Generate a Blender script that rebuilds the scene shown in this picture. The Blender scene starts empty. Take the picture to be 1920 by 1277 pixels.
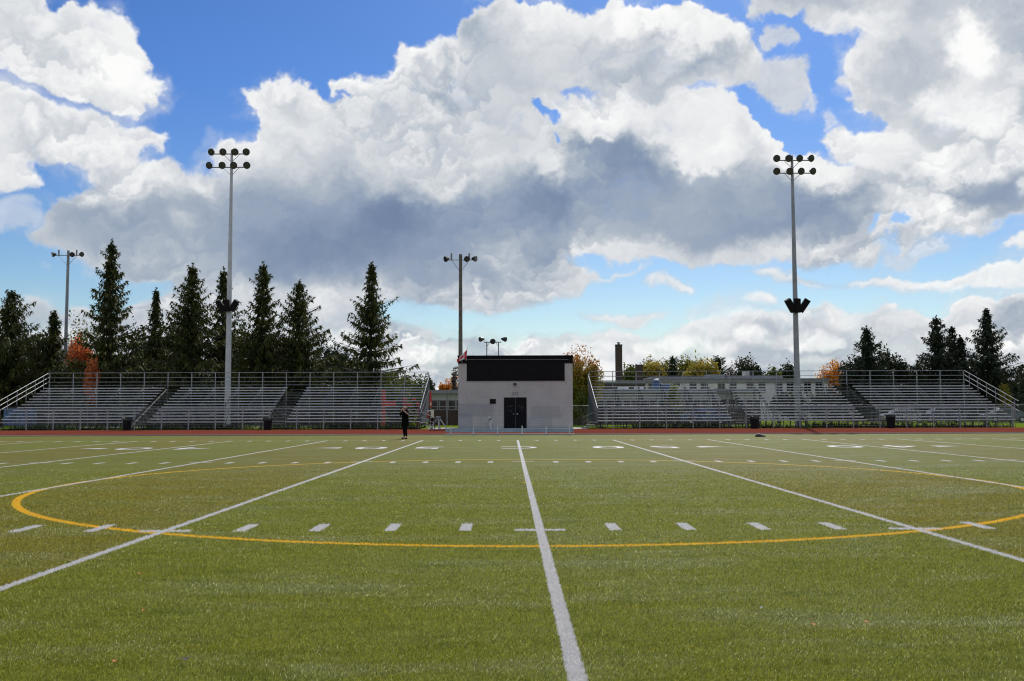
import bpy, bmesh, math, random
import numpy as np
from mathutils import Vector, Matrix
sc=bpy.context.scene
C=sc.collection
R=math.radians
# ---- SKY BLOCK ----
import numpy as np, math
PITCH=math.radians(4.05); YAWR=math.radians(0.125); ROLL=math.radians(0.17); FPX=1830.0
def px_dir(px,py):
    """photo pixel -> world direction (x,y,z); camera looks along +Y"""
    x=(px-960.0)/FPX; y=(638.5-py)/FPX
    x,y = x*math.cos(ROLL)+y*math.sin(ROLL), -x*math.sin(ROLL)+y*math.cos(ROLL)
    cy,sy=math.cos(PITCH),math.sin(PITCH)
    Y=cy-y*sy; Z=sy+y*cy; X=x
    c,s=math.cos(YAWR),math.sin(YAWR)
    return (X*c+Y*s, -X*s+Y*c, Z)
def px_azel(px,py):
    X,Y,Z=px_dir(px,py)
    return math.atan2(X,Y), math.atan2(Z,math.hypot(X,Y))
AZ=math.radians(33.0); EL0=math.radians(-1.0); EL1=math.radians(27.0)
GS=1500.0                                    # grid cells per radian
GW=int(2*AZ*GS); GH=int((EL1-EL0)*GS)
def _blur(a,r):
    if r<=0.3: return a
    h,w=a.shape; p=int(3*r)+2
    b=np.pad(a,p,mode='edge'); H,W=b.shape
    fy=np.fft.fftfreq(H)[:,None]; fx=np.fft.rfftfreq(W)[None,:]
    g=np.exp(-2*(math.pi*r)**2*(fx*fx+fy*fy))
    return np.fft.irfft2(np.fft.rfft2(b)*g,s=(H,W))[p:p+h,p:p+w]
def _samp(a,x,y):
    h,w=a.shape
    x=np.clip(x,0,w-1.001); y=np.clip(y,0,h-1.001)
    xi=x.astype(np.int32); yi=y.astype(np.int32); fx=x-xi; fy=y-yi
    return (a[yi,xi]*(1-fx)+a[yi,xi+1]*fx)*(1-fy)+(a[yi+1,xi]*(1-fx)+a[yi+1,xi+1]*fx)*fy
def _noise(w,h,cell,rng,aspect=1.0):
    nx=int(w/(cell*aspect))+5; ny=int(h/cell)+5
    g=rng.random((ny,nx))
    x=np.arange(w)/(cell*aspect)+1+rng.random(); y=np.arange(h)/cell+1+rng.random()
    def wts(t):
        i=t.astype(int); f=t-i
        return i,[(1-f)**3/6,(3*f**3-6*f*f+4)/6,(-3*f**3+3*f*f+3*f+1)/6,f**3/6]
    xi,wx=wts(x); yi,wy=wts(y)
    t=sum(g[:,np.clip(xi+k-1,0,nx-1)]*wx[k][None,:] for k in range(4))
    o=sum(t[np.clip(yi+k-1,0,ny-1),:]*wy[k][:,None] for k in range(4))
    return (o-0.5)*1.6+0.5
def _worley(w,h,cell,rng,x,y):
    nx=int(w/cell)+6; ny=int(h/cell)+6
    px=rng.random((ny,nx)); py=rng.random((ny,nx))
    gx=x/cell+2; gy=y/cell+2
    xi=np.clip(gx.astype(int),1,nx-2); yi=np.clip(gy.astype(int),1,ny-2)
    d=np.full(x.shape,9.0)
    for j in (-1,0,1):
        for i in (-1,0,1):
            a=xi+i; b=yi+j
            d=np.minimum(d,(a+px[b,a]-gx)**2+(b+py[b,a]-gy)**2)
    return np.sqrt(d)
def _smooth(pts,closed=True,n=6):
    P=[np.array(p,float) for p in pts]; m=len(P); out=[]
    for i in range(m):
        a,b,c,d=P[i-1],P[i],P[(i+1)%m],P[(i+2)%m]
        for k in range(n):
            t=k/n
            out.append(0.5*((2*b)+(c-a)*t+(2*a-5*b+4*c-d)*t*t+(3*b-a-3*c+d)*t**3))
    return out
def _poly(pts):
    """rasterise a smoothed closed outline given in photo pixels, on the az/el grid"""
    pp=_smooth(pts)
    q=[px_azel(p[0],p[1]) for p in pp]
    X=np.array([(a+AZ)*GS for a,e in q]); Y=np.array([(EL1-e)*GS for a,e in q])
    m=np.zeros((GH,GW),np.float32)
    ys=np.arange(GH)+0.5
    n=len(X)
    for r in range(max(0,int(Y.min())),min(GH,int(Y.max())+2)):
        yy=ys[r]; xs=[]
        for i in range(n):
            y0,y1=Y[i],Y[(i+1)%n]
            if (y0<=yy)!=(y1<=yy):
                xs.append(X[i]+(yy-y0)/(y1-y0)*(X[(i+1)%n]-X[i]))
        xs.sort()
        for a,b in zip(xs[::2],xs[1::2]):
            a=max(0,int(round(a))); b=min(GW,int(round(b)))
            if b>a: m[r,a:b]=1
    return m
def _ell(cx,cy,rx,ry,rot=0):
    r=math.radians(rot); o=[]
    for k in range(10):
        t=k*math.pi/5; x=rx*math.cos(t); y=ry*math.sin(t)
        o.append((cx+x*math.cos(r)-y*math.sin(r),cy+x*math.sin(r)+y*math.cos(r)))
    return o
def _bank():
    r=np.random.default_rng(21); o=[]
    for i in range(64):
        x=-60+2040*r.random(); lim=(600 if x<420 else 625 if x<800 else 655 if x<1250 else 632)
        y=lim+75*r.random()**1.1; s=1-.45*(y-lim)/75
        rx=(24+46*r.random())*s; o.append((x,y,rx,rx*(.22+.14*r.random()),.84+.13*r.random(),3.0+3*r.random()))
    return sorted(o,key=lambda q:q[1])
# cloud bodies: outline, brightness, edge softness, opacity
BODIES=[
 # low bank of distant clouds along the horizon
 ([(-80,640),(0,565),(45,556),(80,568),(110,590),(135,575),(170,572),(200,600),(240,575),(270,560),(300,560),(330,540),(380,545),(440,540),(520,560),(600,560),(680,575),(740,600),(780,612),(800,630),(760,655),(765,668),(800,690),(830,700),(860,720),(860,800),(-80,800)],.78,3,1),
 ([(740,700),(738,660),(765,635),(790,618),(815,620),(840,640),(880,636),(920,650),(960,655),(990,634),(1030,640),(1060,622),(1100,626),(1140,618),(1180,622),(1210,628),(1260,615),(1300,602),(1350,598),(1400,592),(1440,592),(1480,580),(1520,572),(1550,564),(1590,575),(1640,582),(1665,566),(1706,563),(1680,582),(1712,576),(1745,592),(1780,592),(1795,566),(1830,560),(1880,566),(1920,555),(1990,550),(1990,800),(740,800)],.88,2,1),
 ([(1073,590),(1120,588),(1180,592),(1230,586),(1278,592),(1235,600),(1215,614),(1170,616),(1130,602)],.90,3,.92),
 ([(1298,601),(1350,597),(1400,590),(1440,592),(1480,588),(1480,606),(1420,606),(1350,606)],.92,3,.9),
 ([(1203,543),(1230,530),(1252,524),(1275,534),(1300,538),(1312,546),(1260,549)],.92,2,.95),
 ([(1380,575),(1410,562),(1432,553),(1452,560),(1466,572),(1450,582),(1412,580)],.93,3,.95),
 ([(1392,520),(1430,510),(1500,522),(1560,532),(1610,524),(1660,516),(1700,518),(1750,526),(1800,512),(1850,500),(1920,494),(1990,485),(1990,556),(1900,552),(1820,545),(1760,548),(1690,546),(1600,540),(1500,538),(1440,530)],.92,3,.95),
 ([(1868,482),(1885,462),(1915,444),(1990,432),(1990,486),(1920,484)],.92,3,1),
 ([(1640,486),(1680,470),(1700,440),(1740,440),(1770,455),(1780,470),(1740,480),(1720,495),(1680,505)],.85,5,.7),
 # small cumulus heaped along the horizon
]+[(_ell(x,y,rx,ry),v,s,.93) for x,y,rx,ry,v,s in _bank()]+[
 # left group
 ([(-90,-90),(50,-90),(86,6),(98,20),(125,10),(158,16),(172,4),(198,20),(228,26),(256,40),(274,70),(288,98),(286,128),(290,165),(286,188),(262,192),(252,212),(210,212),(180,196),(150,195),(100,178),(60,168),(30,148),(0,134),(-90,120)],.86,3.5,1),
 ([(-90,180),(0,165),(30,172),(60,192),(100,200),(140,210),(178,210),(200,226),(222,236),(250,224),(280,246),(316,252),(300,284),(262,280),(255,296),(262,312),(250,330),(170,335),(150,305),(120,300),(78,318),(80,350),(40,372),(0,366),(-90,370)],.84,4,1),
 ([(-60,128),(40,160),(120,196),(200,212),(190,225),(120,208),(40,184),(-60,160)],.80,9,.62),
 ([(-90,395),(0,385),(70,380),(74,392),(20,400),(80,404),(60,430),(0,440),(-90,440)],.78,8,.55),
 ([(60,506),(90,500),(85,508)],.9,3,.5),
 ([(58,452),(84,410),(112,372),(140,348),(170,322),(205,300),(240,300),(282,300),(318,296),(345,302),(366,322),(398,314),(430,328),(470,360),(520,500),(500,560),(400,556),(330,552),(285,530),(240,520),(190,498),(130,472),(80,462)],.68,3,1),
 # the main cloud
 ([(420,330),(424,275),(452,262),(482,258),(492,238),(486,208),(484,180),(474,160),(502,152),(528,142),(548,138),(565,150),(592,152),(610,166),(626,150),(618,130),(642,122),(688,118),(698,98),(720,74),(742,62),(754,82),(798,80),(846,92),(856,92),(862,62),(890,42),(926,30),(958,24),(994,24),(1030,14),(1070,24),(1100,20),(1128,10),(1144,0),(1170,14),(1206,30),(1250,20),(1282,14),(1318,20),(1344,30),(1376,52),(1398,80),(1392,100),(1412,130),(1422,165),(1400,186),(1362,186),(1340,186),(1360,196),(1386,212),(1418,236),(1446,250),(1478,268),(1492,292),(1530,296),(1570,306),(1640,340),(1650,420),(1640,500),(1580,492),(1500,508),(1440,500),(1380,506),(1300,498),(1230,508),(1180,530),(1110,534),(1090,558),(1050,560),(1010,576),(950,592),(880,590),(830,578),(770,562),(700,580),(600,600),(480,590),(420,540)],.88,2.2,1),
 # right group
 ([(1415,-90),(1424,4),(1400,34),(1402,50),(1424,54),(1446,38),(1470,48),(1500,34),(1516,24),(1528,58),(1562,72),(1604,78),(1622,62),(1616,88),(1604,118),(1598,138),(1576,154),(1600,166),(1578,182),(1612,196),(1652,208),(1668,226),(1640,232),(1600,244),(1576,242),(1542,258),(1544,284),(1568,300),(1600,306),(1570,330),(1560,420),(1640,480),(1700,478),(1712,450),(1752,442),(1800,444),(1868,446),(1872,420),(1890,412),(1930,398),(1990,400),(1990,-90)],.84,2.8,1),
 ([(1425,80),(1460,70),(1500,78),(1505,108),(1470,112),(1446,122),(1424,112)],.82,5,.85),
 ([(1400,150),(1440,146),(1480,132),(1515,134),(1520,168),(1526,196),(1506,186),(1480,208),(1450,200),(1420,196)],.82,4,.95),
 ([(1546,215),(1562,206),(1570,230),(1550,246)],.85,5,.6),
]
# blue gaps: outline, softness, strength
HOLES=[
 ([(994,204),(1012,200),(1030,214),(1050,212),(1046,226),(1032,240),(1020,226),(1002,222)],2.5,1),
 ([(1030,262),(1044,270),(1050,282),(1036,276)],2.5,.9),
 ([(1076,162),(1100,164),(1130,176),(1100,186),(1078,180)],4,.8),
 ([(1270,182),(1320,178),(1345,186),(1300,190)],4,.8),
 ([(1616,418),(1630,408),(1640,420),(1628,432)],3,.9),
 ([(1656,414),(1680,408),(1690,424),(1664,432)],3,.9),
 ([(1635,455),(1660,440),(1690,460),(1670,485),(1650,480)],5,.7),
 ([(250,538),(290,530),(318,545),(300,562),(270,565)],5,1),
 ([(-10,150),(30,150),(60,180),(120,200),(100,192),(40,172)],4,.6),
 ([(1060,486),(1110,488),(1150,500),(1200,508),(1260,522),(1150,530),(1100,510)],5,.95),
 ([(600,148),(612,140),(630,150),(650,146),(660,154),(625,166)],3,.8),
]
BANKTONES=[
 # low bank shadows
 ([(1395,640),(1440,622),(1480,620),(1540,618),(1590,628),(1620,660),(1560,700),(1460,720),(1380,690)],.60,12,.8),
 ([(1180,655),(1260,650),(1340,655),(1390,668),(1360,720),(1250,700),(1170,690)],.64,14,.75),
 ([(1000,665),(1080,655),(1160,672),(1120,720),(1000,700)],.70,14,.7),
 ([(800,655),(850,645),(900,660),(940,690),(860,720),(790,700)],.58,10,.8),
 ([(750,640),(800,622),(830,630),(800,650),(770,655)],.93,6,.8),
 ([(1690,640),(1760,630),(1840,640),(1900,630),(1990,640),(1990,720),(1700,720)],.66,14,.75),
 ([(1862,598),(1920,592),(1990,600),(1990,628),(1900,622),(1872,612)],.50,8,.9),
 ([(1600,615),(1660,600),(1700,620),(1680,650),(1630,640)],.66,12,.7),
 ([(1540,580),(1600,575),(1640,600),(1600,620),(1550,610)],.95,8,.8),
 ([(1650,655),(1720,640),(1740,670),(1680,690)],.93,10,.7),
 ([(0,600),(60,590),(110,606),(180,604),(260,610),(260,700),(0,700)],.66,12,.8),
 ([(260,600),(330,570),(400,590),(430,640),(330,660)],.88,12,.7),
 ([(600,610),(660,600),(720,630),(700,680),(620,680)],.62,12,.8),
 ([(430,600),(500,580),(560,600),(540,650),(450,650)],.86,12,.7),
]
# light and dark masses inside the clouds: outline, brightness, softness, strength
TONES=[
 # main cloud: grey underside
 ([(100,400),(150,360),(200,345),(300,350),(360,352),(420,345),(480,318),(560,304),(630,300),(676,296),(720,318),(770,345),(812,372),(840,352),(900,352),(960,338),(1020,350),(1078,345),(1050,300),(1060,275),(1120,264),(1200,268),(1270,280),(1310,330),(1370,348),(1420,322),(1480,326),(1540,345),(1590,365),(1612,410),(1600,445),(1500,462),(1400,470),(1300,478),(1200,462),(1120,452),(1080,468),(1070,510),(1040,540),(960,560),(880,560),(800,545),(760,556),(680,545),(600,536),(500,526),(400,520),(300,500),(200,470),(120,450)],.50,22,1),
 ([(470,320),(560,296),(640,290),(700,300),(720,330),(600,360),(480,360)],.55,16,.8),
 ([(690,290),(730,300),(790,350),(830,380),(900,370),(860,420),(760,470),(640,480),(560,470),(600,420),(680,400)],.33,18,.9),
 ([(950,350),(1030,352),(1090,372),(1100,410),(1060,440),(980,430),(940,390)],.36,14,.9),
 ([(1060,270),(1120,262),(1190,274),(1290,322),(1350,350),(1300,370),(1200,350),(1100,320),(1060,300)],.44,9,.9),
 ([(1100,440),(1240,440),(1340,430),(1460,400),(1540,360),(1600,380),(1612,430),(1500,462),(1340,478),(1180,468)],.40,12,.8),
 ([(480,420),(640,430),(760,470),(860,500),(960,520),(880,548),(700,530),(520,520),(430,500)],.36,18,.8),
 ([(1150,330),(1260,360),(1380,372),(1480,370),(1440,410),(1300,420),(1160,400)],.66,20,.8),
 ([(1090,360),(1180,380),(1230,420),(1160,446),(1080,440)],.66,20,.7),
 ([(900,460),(950,455),(1000,470),(990,500),(940,505),(905,490)],.74,10,.8),
 ([(960,480),(1060,470),(1070,520),(1000,545),(950,530)],.6,14,.7),
 ([(1080,470),(1180,462),(1300,484),(1420,470),(1540,460),(1620,470),(1640,495),(1500,500),(1300,500),(1120,492)],.86,7,.95),
 ([(1160,495),(1240,488),(1300,498),(1240,506)],.68,7,.8),
 ([(640,566),(720,560),(800,566),(860,556),(920,566),(1000,560),(1080,540),(1100,550),(1020,572),(930,588),(840,578),(780,560),(700,585)],.86,8,.8),
 ([(800,562),(880,560),(850,580),(820,576)],.6,6,.6),
 ([(430,545),(520,556),(620,560),(700,590),(640,640),(520,620),(440,590)],.70,14,.9),
 ([(560,560),(620,556),(640,580),(590,590)],.86,8,.7),
 # bright folds of the main cloud
 ([(640,180),(720,170),(800,190),(900,200),(1000,230),(1010,280),(1040,320),(1060,345),(980,330),(900,320),(860,350),(828,376),(790,345),(740,310),(700,290),(640,270)],.92,5,.9),
 ([(1050,200),(1140,180),(1260,190),(1360,198),(1440,250),(1480,275),(1500,300),(1480,325),(1430,310),(1390,335),(1350,345),(1310,325),(1270,285),(1190,265),(1140,280),(1080,262),(1056,240)],.96,4,.9),
 ([(1380,260),(1400,290),(1396,330),(1370,345),(1400,345),(1440,325),(1450,290)],.80,7,.8),
 ([(1300,300),(1350,290),(1372,320),(1366,342),(1330,340)],.97,6,.8),
 ([(480,156),(546,138),(600,150),(612,164),(560,164),(520,158),(500,170),(482,172)],.99,4,.9),
 ([(508,164),(560,158),(600,170),(570,190),(520,186)],.74,7,.8),
 ([(520,225),(560,222),(575,245),(540,255)],.98,8,.7),
 ([(700,96),(742,62),(760,80),(846,90),(870,130),(880,160),(860,170),(840,130),(780,110),(720,112)],.99,5,.9),
 ([(750,130),(800,128),(850,160),(850,200),(800,230),(770,190)],.66,12,.75),
 ([(660,205),(720,200),(740,240),(700,280),(660,260)],.76,12,.7),
 ([(562,240),(640,250),(700,290),(640,300),(560,300),(480,310),(480,280)],.76,14,.7),
 ([(862,72),(900,60),(930,70),(920,110),(900,140),(872,110)],.60,8,.85),
 ([(880,120),(960,110),(1040,130),(1100,160),(1060,180),(960,170),(880,170)],.74,12,.85),
 ([(1060,80),(1130,60),(1160,90),(1240,80),(1270,110),(1220,150),(1120,150),(1070,120)],.72,12,.8),
 ([(1120,130),(1220,120),(1300,110),(1370,110),(1400,150),(1340,180),(1240,180),(1150,170)],.64,11,.85),
 ([(1140,4),(1180,20),(1260,20),(1340,36),(1390,80),(1390,105),(1330,100),(1270,105),(1220,80),(1160,60)],.99,5,.9),
 ([(1236,100),(1270,96),(1280,120),(1256,134)],.95,6,.8),
 ([(940,30),(1000,28),(1060,30),(1040,60),(1000,50),(960,56)],.96,6,.8),
 ([(860,300),(960,300),(1020,330),(1060,345),(1120,330),(1080,350),(1000,352),(960,330),(900,340),(870,352)],.96,7,.8),
 ([(1080,265),(1040,270),(1020,250),(1060,230),(1090,240)],.78,9,.7),
 # left cloud folds
 ([(50,110),(130,106),(200,120),(230,150),(180,165),(100,160),(30,140)],.73,14,.85),
 ([(60,50),(90,60),(110,100),(80,100)],.76,10,.6),
 ([(150,30),(250,50),(280,110),(270,180),(220,160),(170,90)],.92,12,.8),
 ([(-20,215),(60,230),(140,260),(200,300),(120,290),(40,290),(-20,270)],.74,14,.6),
 ([(180,320),(260,300),(330,300),(370,325),(380,345),(330,352),(280,340),(230,350)],.86,8,.9),
 ([(380,318),(430,328),(425,350),(395,345)],.97,5,.8),
 ([(140,352),(160,340),(176,360),(150,370)],.84,5,.8),
 ([(110,390),(160,370),(200,400),(150,430),(90,430)],.46,10,.9),
 ([(320,412),(360,405),(395,415),(370,428),(330,424)],.80,6,.8),
 ([(60,446),(130,452),(190,470),(230,500),(170,486),(90,462)],.78,7,.8),
 ([(100,440),(300,450),(420,520),(330,540),(240,500)],.58,14,.7),
 # right group folds
 ([(1430,-60),(1600,-60),(1660,0),(1600,40),(1520,40),(1450,30)],.62,12,.9),
 ([(1640,-60),(1800,-60),(1860,20),(1800,40),(1700,30)],.60,14,.8),
 ([(1660,60),(1740,50),(1780,100),(1740,130),(1700,160),(1650,200),(1640,170),(1680,130)],.58,12,.9),
 ([(1600,180),(1680,150),(1700,200),(1760,230),(1780,270),(1720,270),(1690,230),(1650,210)],.66,10,.85),
 ([(1830,0),(1990,-30),(1990,120),(1930,110),(1880,60)],.55,14,.85),
 ([(1790,60),(1850,40),(1866,60),(1850,110),(1810,110)],.97,8,.9),
 ([(1540,36),(1600,34),(1660,40),(1670,60),(1600,76),(1540,64)],.88,9,.8),
 ([(1716,150),(1750,138),(1800,160),(1820,200),(1860,210),(1900,230),(1840,250),(1780,220),(1730,190)],.96,7,.9),
 ([(1860,150),(1990,130),(1990,240),(1920,240),(1870,200)],.60,12,.9),
 ([(1875,145),(1920,125),(1990,110),(1930,140),(1890,160)],.95,6,.8),
 ([(1544,262),(1600,244),(1666,226),(1690,260),(1740,275),(1810,270),(1820,310),(1760,345),(1700,355),(1650,335),(1600,315),(1556,300)],.93,4,.9),
 ([(1640,262),(1700,262),(1700,300),(1650,300)],.84,12,.6),
 ([(1640,340),(1720,352),(1760,340),(1820,330),(1870,335),(1990,330),(1990,390),(1920,395),(1860,410),(1820,395),(1760,380),(1700,370),(1650,360)],.42,9,.95),
 ([(1600,320),(1650,330),(1720,370),(1680,380),(1620,350)],.62,10,.8),
 ([(1600,345),(1660,360),(1740,375),(1820,400),(1860,420),(1800,435),(1720,420),(1640,400),(1600,380)],.93,7,.9),
 ([(1890,345),(1915,342),(1930,360),(1905,372),(1886,362)],.97,4,.9),
 ([(1480,275),(1530,300),(1580,310),(1570,350),(1520,345),(1480,325)],.99,6,.9),
 ([(1570,350),(1600,350),(1620,380),(1612,430),(1580,400)],.42,8,.7),
 ([(1440,84),(1495,78),(1500,104),(1460,104)],.72,8,.7),
]
def _win(pts,mg):
    """outline -> (mask window, slices) so that later work stays local"""
    m=_poly(pts); r=np.where(m.any(1))[0]; c=np.where(m.any(0))[0]
    if len(r)==0: return None
    y0=max(0,r[0]-mg); y1=min(GH,r[-1]+mg); x0=max(0,c[0]-mg); x1=min(GW,c[-1]+mg)
    return m[y0:y1,x0:x1],y0,y1,x0,x1
def build_sky(seed=7):
    rng=np.random.default_rng(seed)
    yy,xx=np.mgrid[0:GH,0:GW].astype(np.float64)
    e=EL1-yy/GS
    k=np.clip(0.30+0.70*(e/math.radians(17)),0.30,1.0)          # clouds get smaller toward the horizon
    k2=GS/1830.0
    dx=np.zeros((GH,GW)); dy=np.zeros((GH,GW)); fx=0; fy=0
    for cell,amp in ((120,24),(60,17),(30,12),(15,8),(7.5,5),(3.8,3.2),(2.2,1.8)):
        ax=(_noise(GW,GH,cell*k2,rng)-.5)*2*amp*k2; ay=(_noise(GW,GH,cell*k2,rng)-.5)*2*amp*k2
        dx+=ax; dy+=ay
        if cell<40: fx=fx+ax; fy=fy+ay
    # cauliflower relief: domes on domes, light from above
    bx=xx+(dx-fx)*.8+fx*.55; by=yy+(dy-fy)*.8+fy*.55
    B=np.zeros((GH,GW)); L=np.zeros((GH,GW)); tot=0
    for cell,amp in ((110,.9),(58,.75),(30,.55),(15,.38),(8,.25),(4.5,.15)):
        c=cell*k2
        d=_worley(GW+240,GH+240,c,rng,bx/k*.9+160,by/k*.9+160) if cell<60 else _worley(GW+240,GH+240,c,rng,bx+80,by+80)
        h=1-d*d
        B+=amp*h; tot+=amp
        st=c*.30
        g=_samp(h,xx+st*.25,yy+st)-_samp(h,xx-st*.25,yy-st)       # >0 where the top of a dome faces the light
        L+=g*amp*(.9 if cell>40 else 1.25)
    B=(B-B.mean())/B.std(); L=_blur(L,.8*k2); L=L/L.std()
    big=np.zeros((GH,GW))
    for cell,amp in ((170,1),(85,.7),(42,.45),(20,.28),(10,.15)):
        big+=amp*(_samp(_noise(GW,GH,cell*k2,rng,1.6),xx+dx,yy+dy)-.5)
    big/=big.std()
    fn=np.zeros((GH,GW))
    for cell,amp in ((26,1),(13,.75),(6.5,.55),(3.4,.4),(2,.25)):
        fn+=amp*(_samp(_noise(GW,GH,cell*k2,rng,1.5),xx+dx*.6,yy+dy*.6)-.5)
    fn/=fn.std()
    soft_n=np.clip(_noise(GW,GH,90*k2,rng,1.3)*1.6-.3,0,1)
    A=np.zeros((GH,GW)); V=np.full((GH,GW),.8)
    mg=60
    def tone(pts,v,soft,st):
        m,y0,y1,x0,x1=_win(pts,mg+20); q=(slice(y0,y1),slice(x0,x1))
        kk=k[q]; b=max(soft*2.1,7)*k2
        up=1.5 if v<.7 else 1.25
        mm=_samp(_blur(m,b),xx[q]+dx[q]*kk*up-x0,yy[q]+dy[q]*kk*up-y0)
        f=4*mm*(1-mm)
        mm=np.clip(mm+(B[q]*(.10 if v>=.7 else -.10)+big[q]*.10)*f,0,1)
        a=mm*mm*(3-2*mm)*st
        V[q]=V[q]*(1-a)+v*a
    for ib,(pts,v,soft,op) in enumerate(BODIES):
        if ib==2:
            for t_ in BANKTONES: tone(*t_)
        w_=_win(pts,mg)
        m,y0,y1,x0,x1=w_; q=(slice(y0,y1),slice(x0,x1))
        kk=k[q]
        X=xx[q]+dx[q]*kk*.95-x0; Y=yy[q]+dy[q]*kk*.75-y0
        m0=_blur(m,5.5*k2)
        mm=_samp(m0,X,Y)
        m8=_blur(m,9*k2)
        low=_samp(m8,X,Y-9*k2)-_samp(m8,X,Y+9*k2)                 # >0 along lower edges
        low=np.clip(low*1.6,0,1)
        w=np.clip(.075*soft*(1+2.2*low+3.0*soft_n[q]),.05,.49)
        edge=mm+B[q]*.09-.02+big[q]*.08*low+fn[q]*(.035+.075*np.clip(low+soft_n[q],0,1.3))
        a=np.clip((edge-(.5-w))/(2*w),0,1); a=a*a*(3-2*a)
        a=a*np.clip(mm*5,0,1)*op
        above=_samp(_blur(m,10*k2),X,Y-13*k2*kk)
        rim=np.clip(1.0-above*1.1,0,1)*(1-low)
        inner=_samp(_blur(m,30*k2),X,Y)
        vv=v+.035*rim-.04*np.clip(inner-.5,0,1)
        V[q]=V[q]*(1-a)+vv*a
        A[q]=A[q]*(1-a)+a if op>=1 else np.maximum(A[q],a)
    for pts,soft,st in HOLES:
        m,y0,y1,x0,x1=_win(pts,mg); q=(slice(y0,y1),slice(x0,x1))
        mm=_samp(_blur(m,soft*1.5*k2),xx[q]+dx[q]*.9-x0,yy[q]+dy[q]*.9-y0)+B[q]*.05+fn[q]*.10*(_blur(m,6*k2)>.02)
        A[q]*=1-np.clip((mm-.22)/.6,0,1)*st
    for t_ in TONES: tone(*t_)
    # self shading
    mod=np.clip((V-.40)/.35,.10,1)*np.clip((1.12-V)/.22,.5,1)
    patch=np.clip(_noise(GW,GH,100*k2,rng)*2.6-.7,.35,1.25)
    # lobes stacked on lobes: each has a crisp bright crown and fades downward
    P=np.zeros((GH,GW)); n=9000
    cx=rng.random(n)*GW; cy=(1-rng.random(n)**1.5)*GH
    rad=(8+50*rng.random(n)**2.6)*k2
    o=np.argsort(cy+rad*.8+rng.random(n)*30)
    for i_ in o:
        x_,y_,r_=cx[i_],cy[i_],rad[i_]
        kk=k[min(GH-1,int(y_)),0]; r_=r_*max(kk,.42); ry=r_*(.62+.3*kk)
        x0=max(0,int(x_-r_-2)); x1=min(GW,int(x_+r_+3)); y0=max(0,int(y_-ry-2)); y1=min(GH,int(y_+ry+3))
        if x1<=x0 or y1<=y0: continue
        X=(np.arange(x0,x1)-x_)/r_; Y=(np.arange(y0,y1)-y_)/ry
        d=np.sqrt(X[None,:]**2+Y[:,None]**2)
        u=(Y[:,None]+.25*X[None,:]+1)/2                           # 0 crown .. 1 foot
        m=np.clip((1-d)*r_/3.0,0,1)*np.clip(1.15-1.25*u,0,1)
        val=.95-2.0*u-.35*d*d
        P[y0:y1,x0:x1]=P[y0:y1,x0:x1]*(1-m)+(P[y0:y1,x0:x1]*.35+val*.75)*m
    P=_samp(_blur(P,.7*k2),xx+fx*1.25+(dx-fx)*.6,yy+fy*1.25+(dy-fy)*.6)
    P=P-_blur(P,40*k2)
    V=V+P*(.21+.20*np.clip(1-e/math.radians(11),0,1))*mod*patch
    V=V+fn*.010+np.clip(L,-2.2,2.2)*.034*mod*patch+big*.055*(.62+.38*mod)+B*.010*mod
    up=_samp(_blur(A,3*k2),xx,yy-6*k2)
    V=V+np.clip(.85-up,0,1)*A*.04
    V=np.clip(V,.24,1.04)
    veil=_samp(_blur(A,15*k2),xx+dx*1.3,yy+dy*.9)
    n=np.clip(big*.22+fn*.10+.22,0,1)
    A=np.maximum(A,np.clip(veil*1.25*n-.05,0,.5))
    return A,V
def sky_rgb(A,V):
    t=[0.22,.34,.45,.60,.75,.88,1.0,1.05]
    R=[104,118,140,170,200,228,249,254]; G=[123,136,156,181,206,230,250,254]; Bc=[156,165,180,195,213,233,249,253]
    rgb=np.stack([np.interp(V,t,c) for c in (R,G,Bc)],-1)/255.0
    return np.where(rgb<=.04045,rgb/12.92,((rgb+.055)/1.055)**2.4)
# ---- END SKY BLOCK ----
# ---------------- camera, sun, world ----------------
CAMH=1.465
cd=bpy.data.cameras.new('camera'); cam=bpy.data.objects.new('camera',cd); C.objects.link(cam); sc.camera=cam
cd.sensor_width=36; cd.lens=FPX/1920*36; cd.clip_end=6000; cd.clip_start=.1
cam.location=(0,0,CAMH)
f=Vector(px_dir(960,638.5)).normalized(); up=Vector(px_dir(960,638.5-400)).normalized()
r_=f.cross(up).normalized(); u_=r_.cross(f).normalized()
cam.rotation_euler=Matrix(((r_.x,u_.x,-f.x),(r_.y,u_.y,-f.y),(r_.z,u_.z,-f.z))).to_euler()
SUN_AZ=R(14); SUN_EL=R(38)
sd=Vector((math.sin(SUN_AZ)*math.cos(SUN_EL),math.cos(SUN_AZ)*math.cos(SUN_EL),math.sin(SUN_EL)))
sl=bpy.data.lights.new('sun','SUN'); sl.energy=3.9; sl.angle=R(.6); sl.color=(1,.95,.87)
so=bpy.data.objects.new('sun',sl); C.objects.link(so); so.rotation_euler=(-sd).to_track_quat('-Z','Y').to_euler()
sc.view_settings.view_transform='Standard'; sc.view_settings.look='None'; sc.view_settings.exposure=0; sc.view_settings.gamma=1
sc.cycles.filter_width=1.15
w=bpy.data.worlds.new('World'); sc.world=w; w.use_nodes=True
nt=w.node_tree; N=nt.nodes; L=nt.links; N.clear()
def wm(op,a,b=None):
    n=N.new('ShaderNodeMath'); n.operation=op
    for i,v in enumerate((a,b)):
        if v is None: continue
        if isinstance(v,(int,float)): n.inputs[i].default_value=v
        else: L.new(v,n.inputs[i])
    return n.outputs[0]
A_,V_=build_sky()
rgbL=sky_rgb(A_,V_)
img=bpy.data.images.new('cloud_cover',GW,GH,alpha=True,float_buffer=True)
img.colorspace_settings.name='Non-Color'
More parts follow.
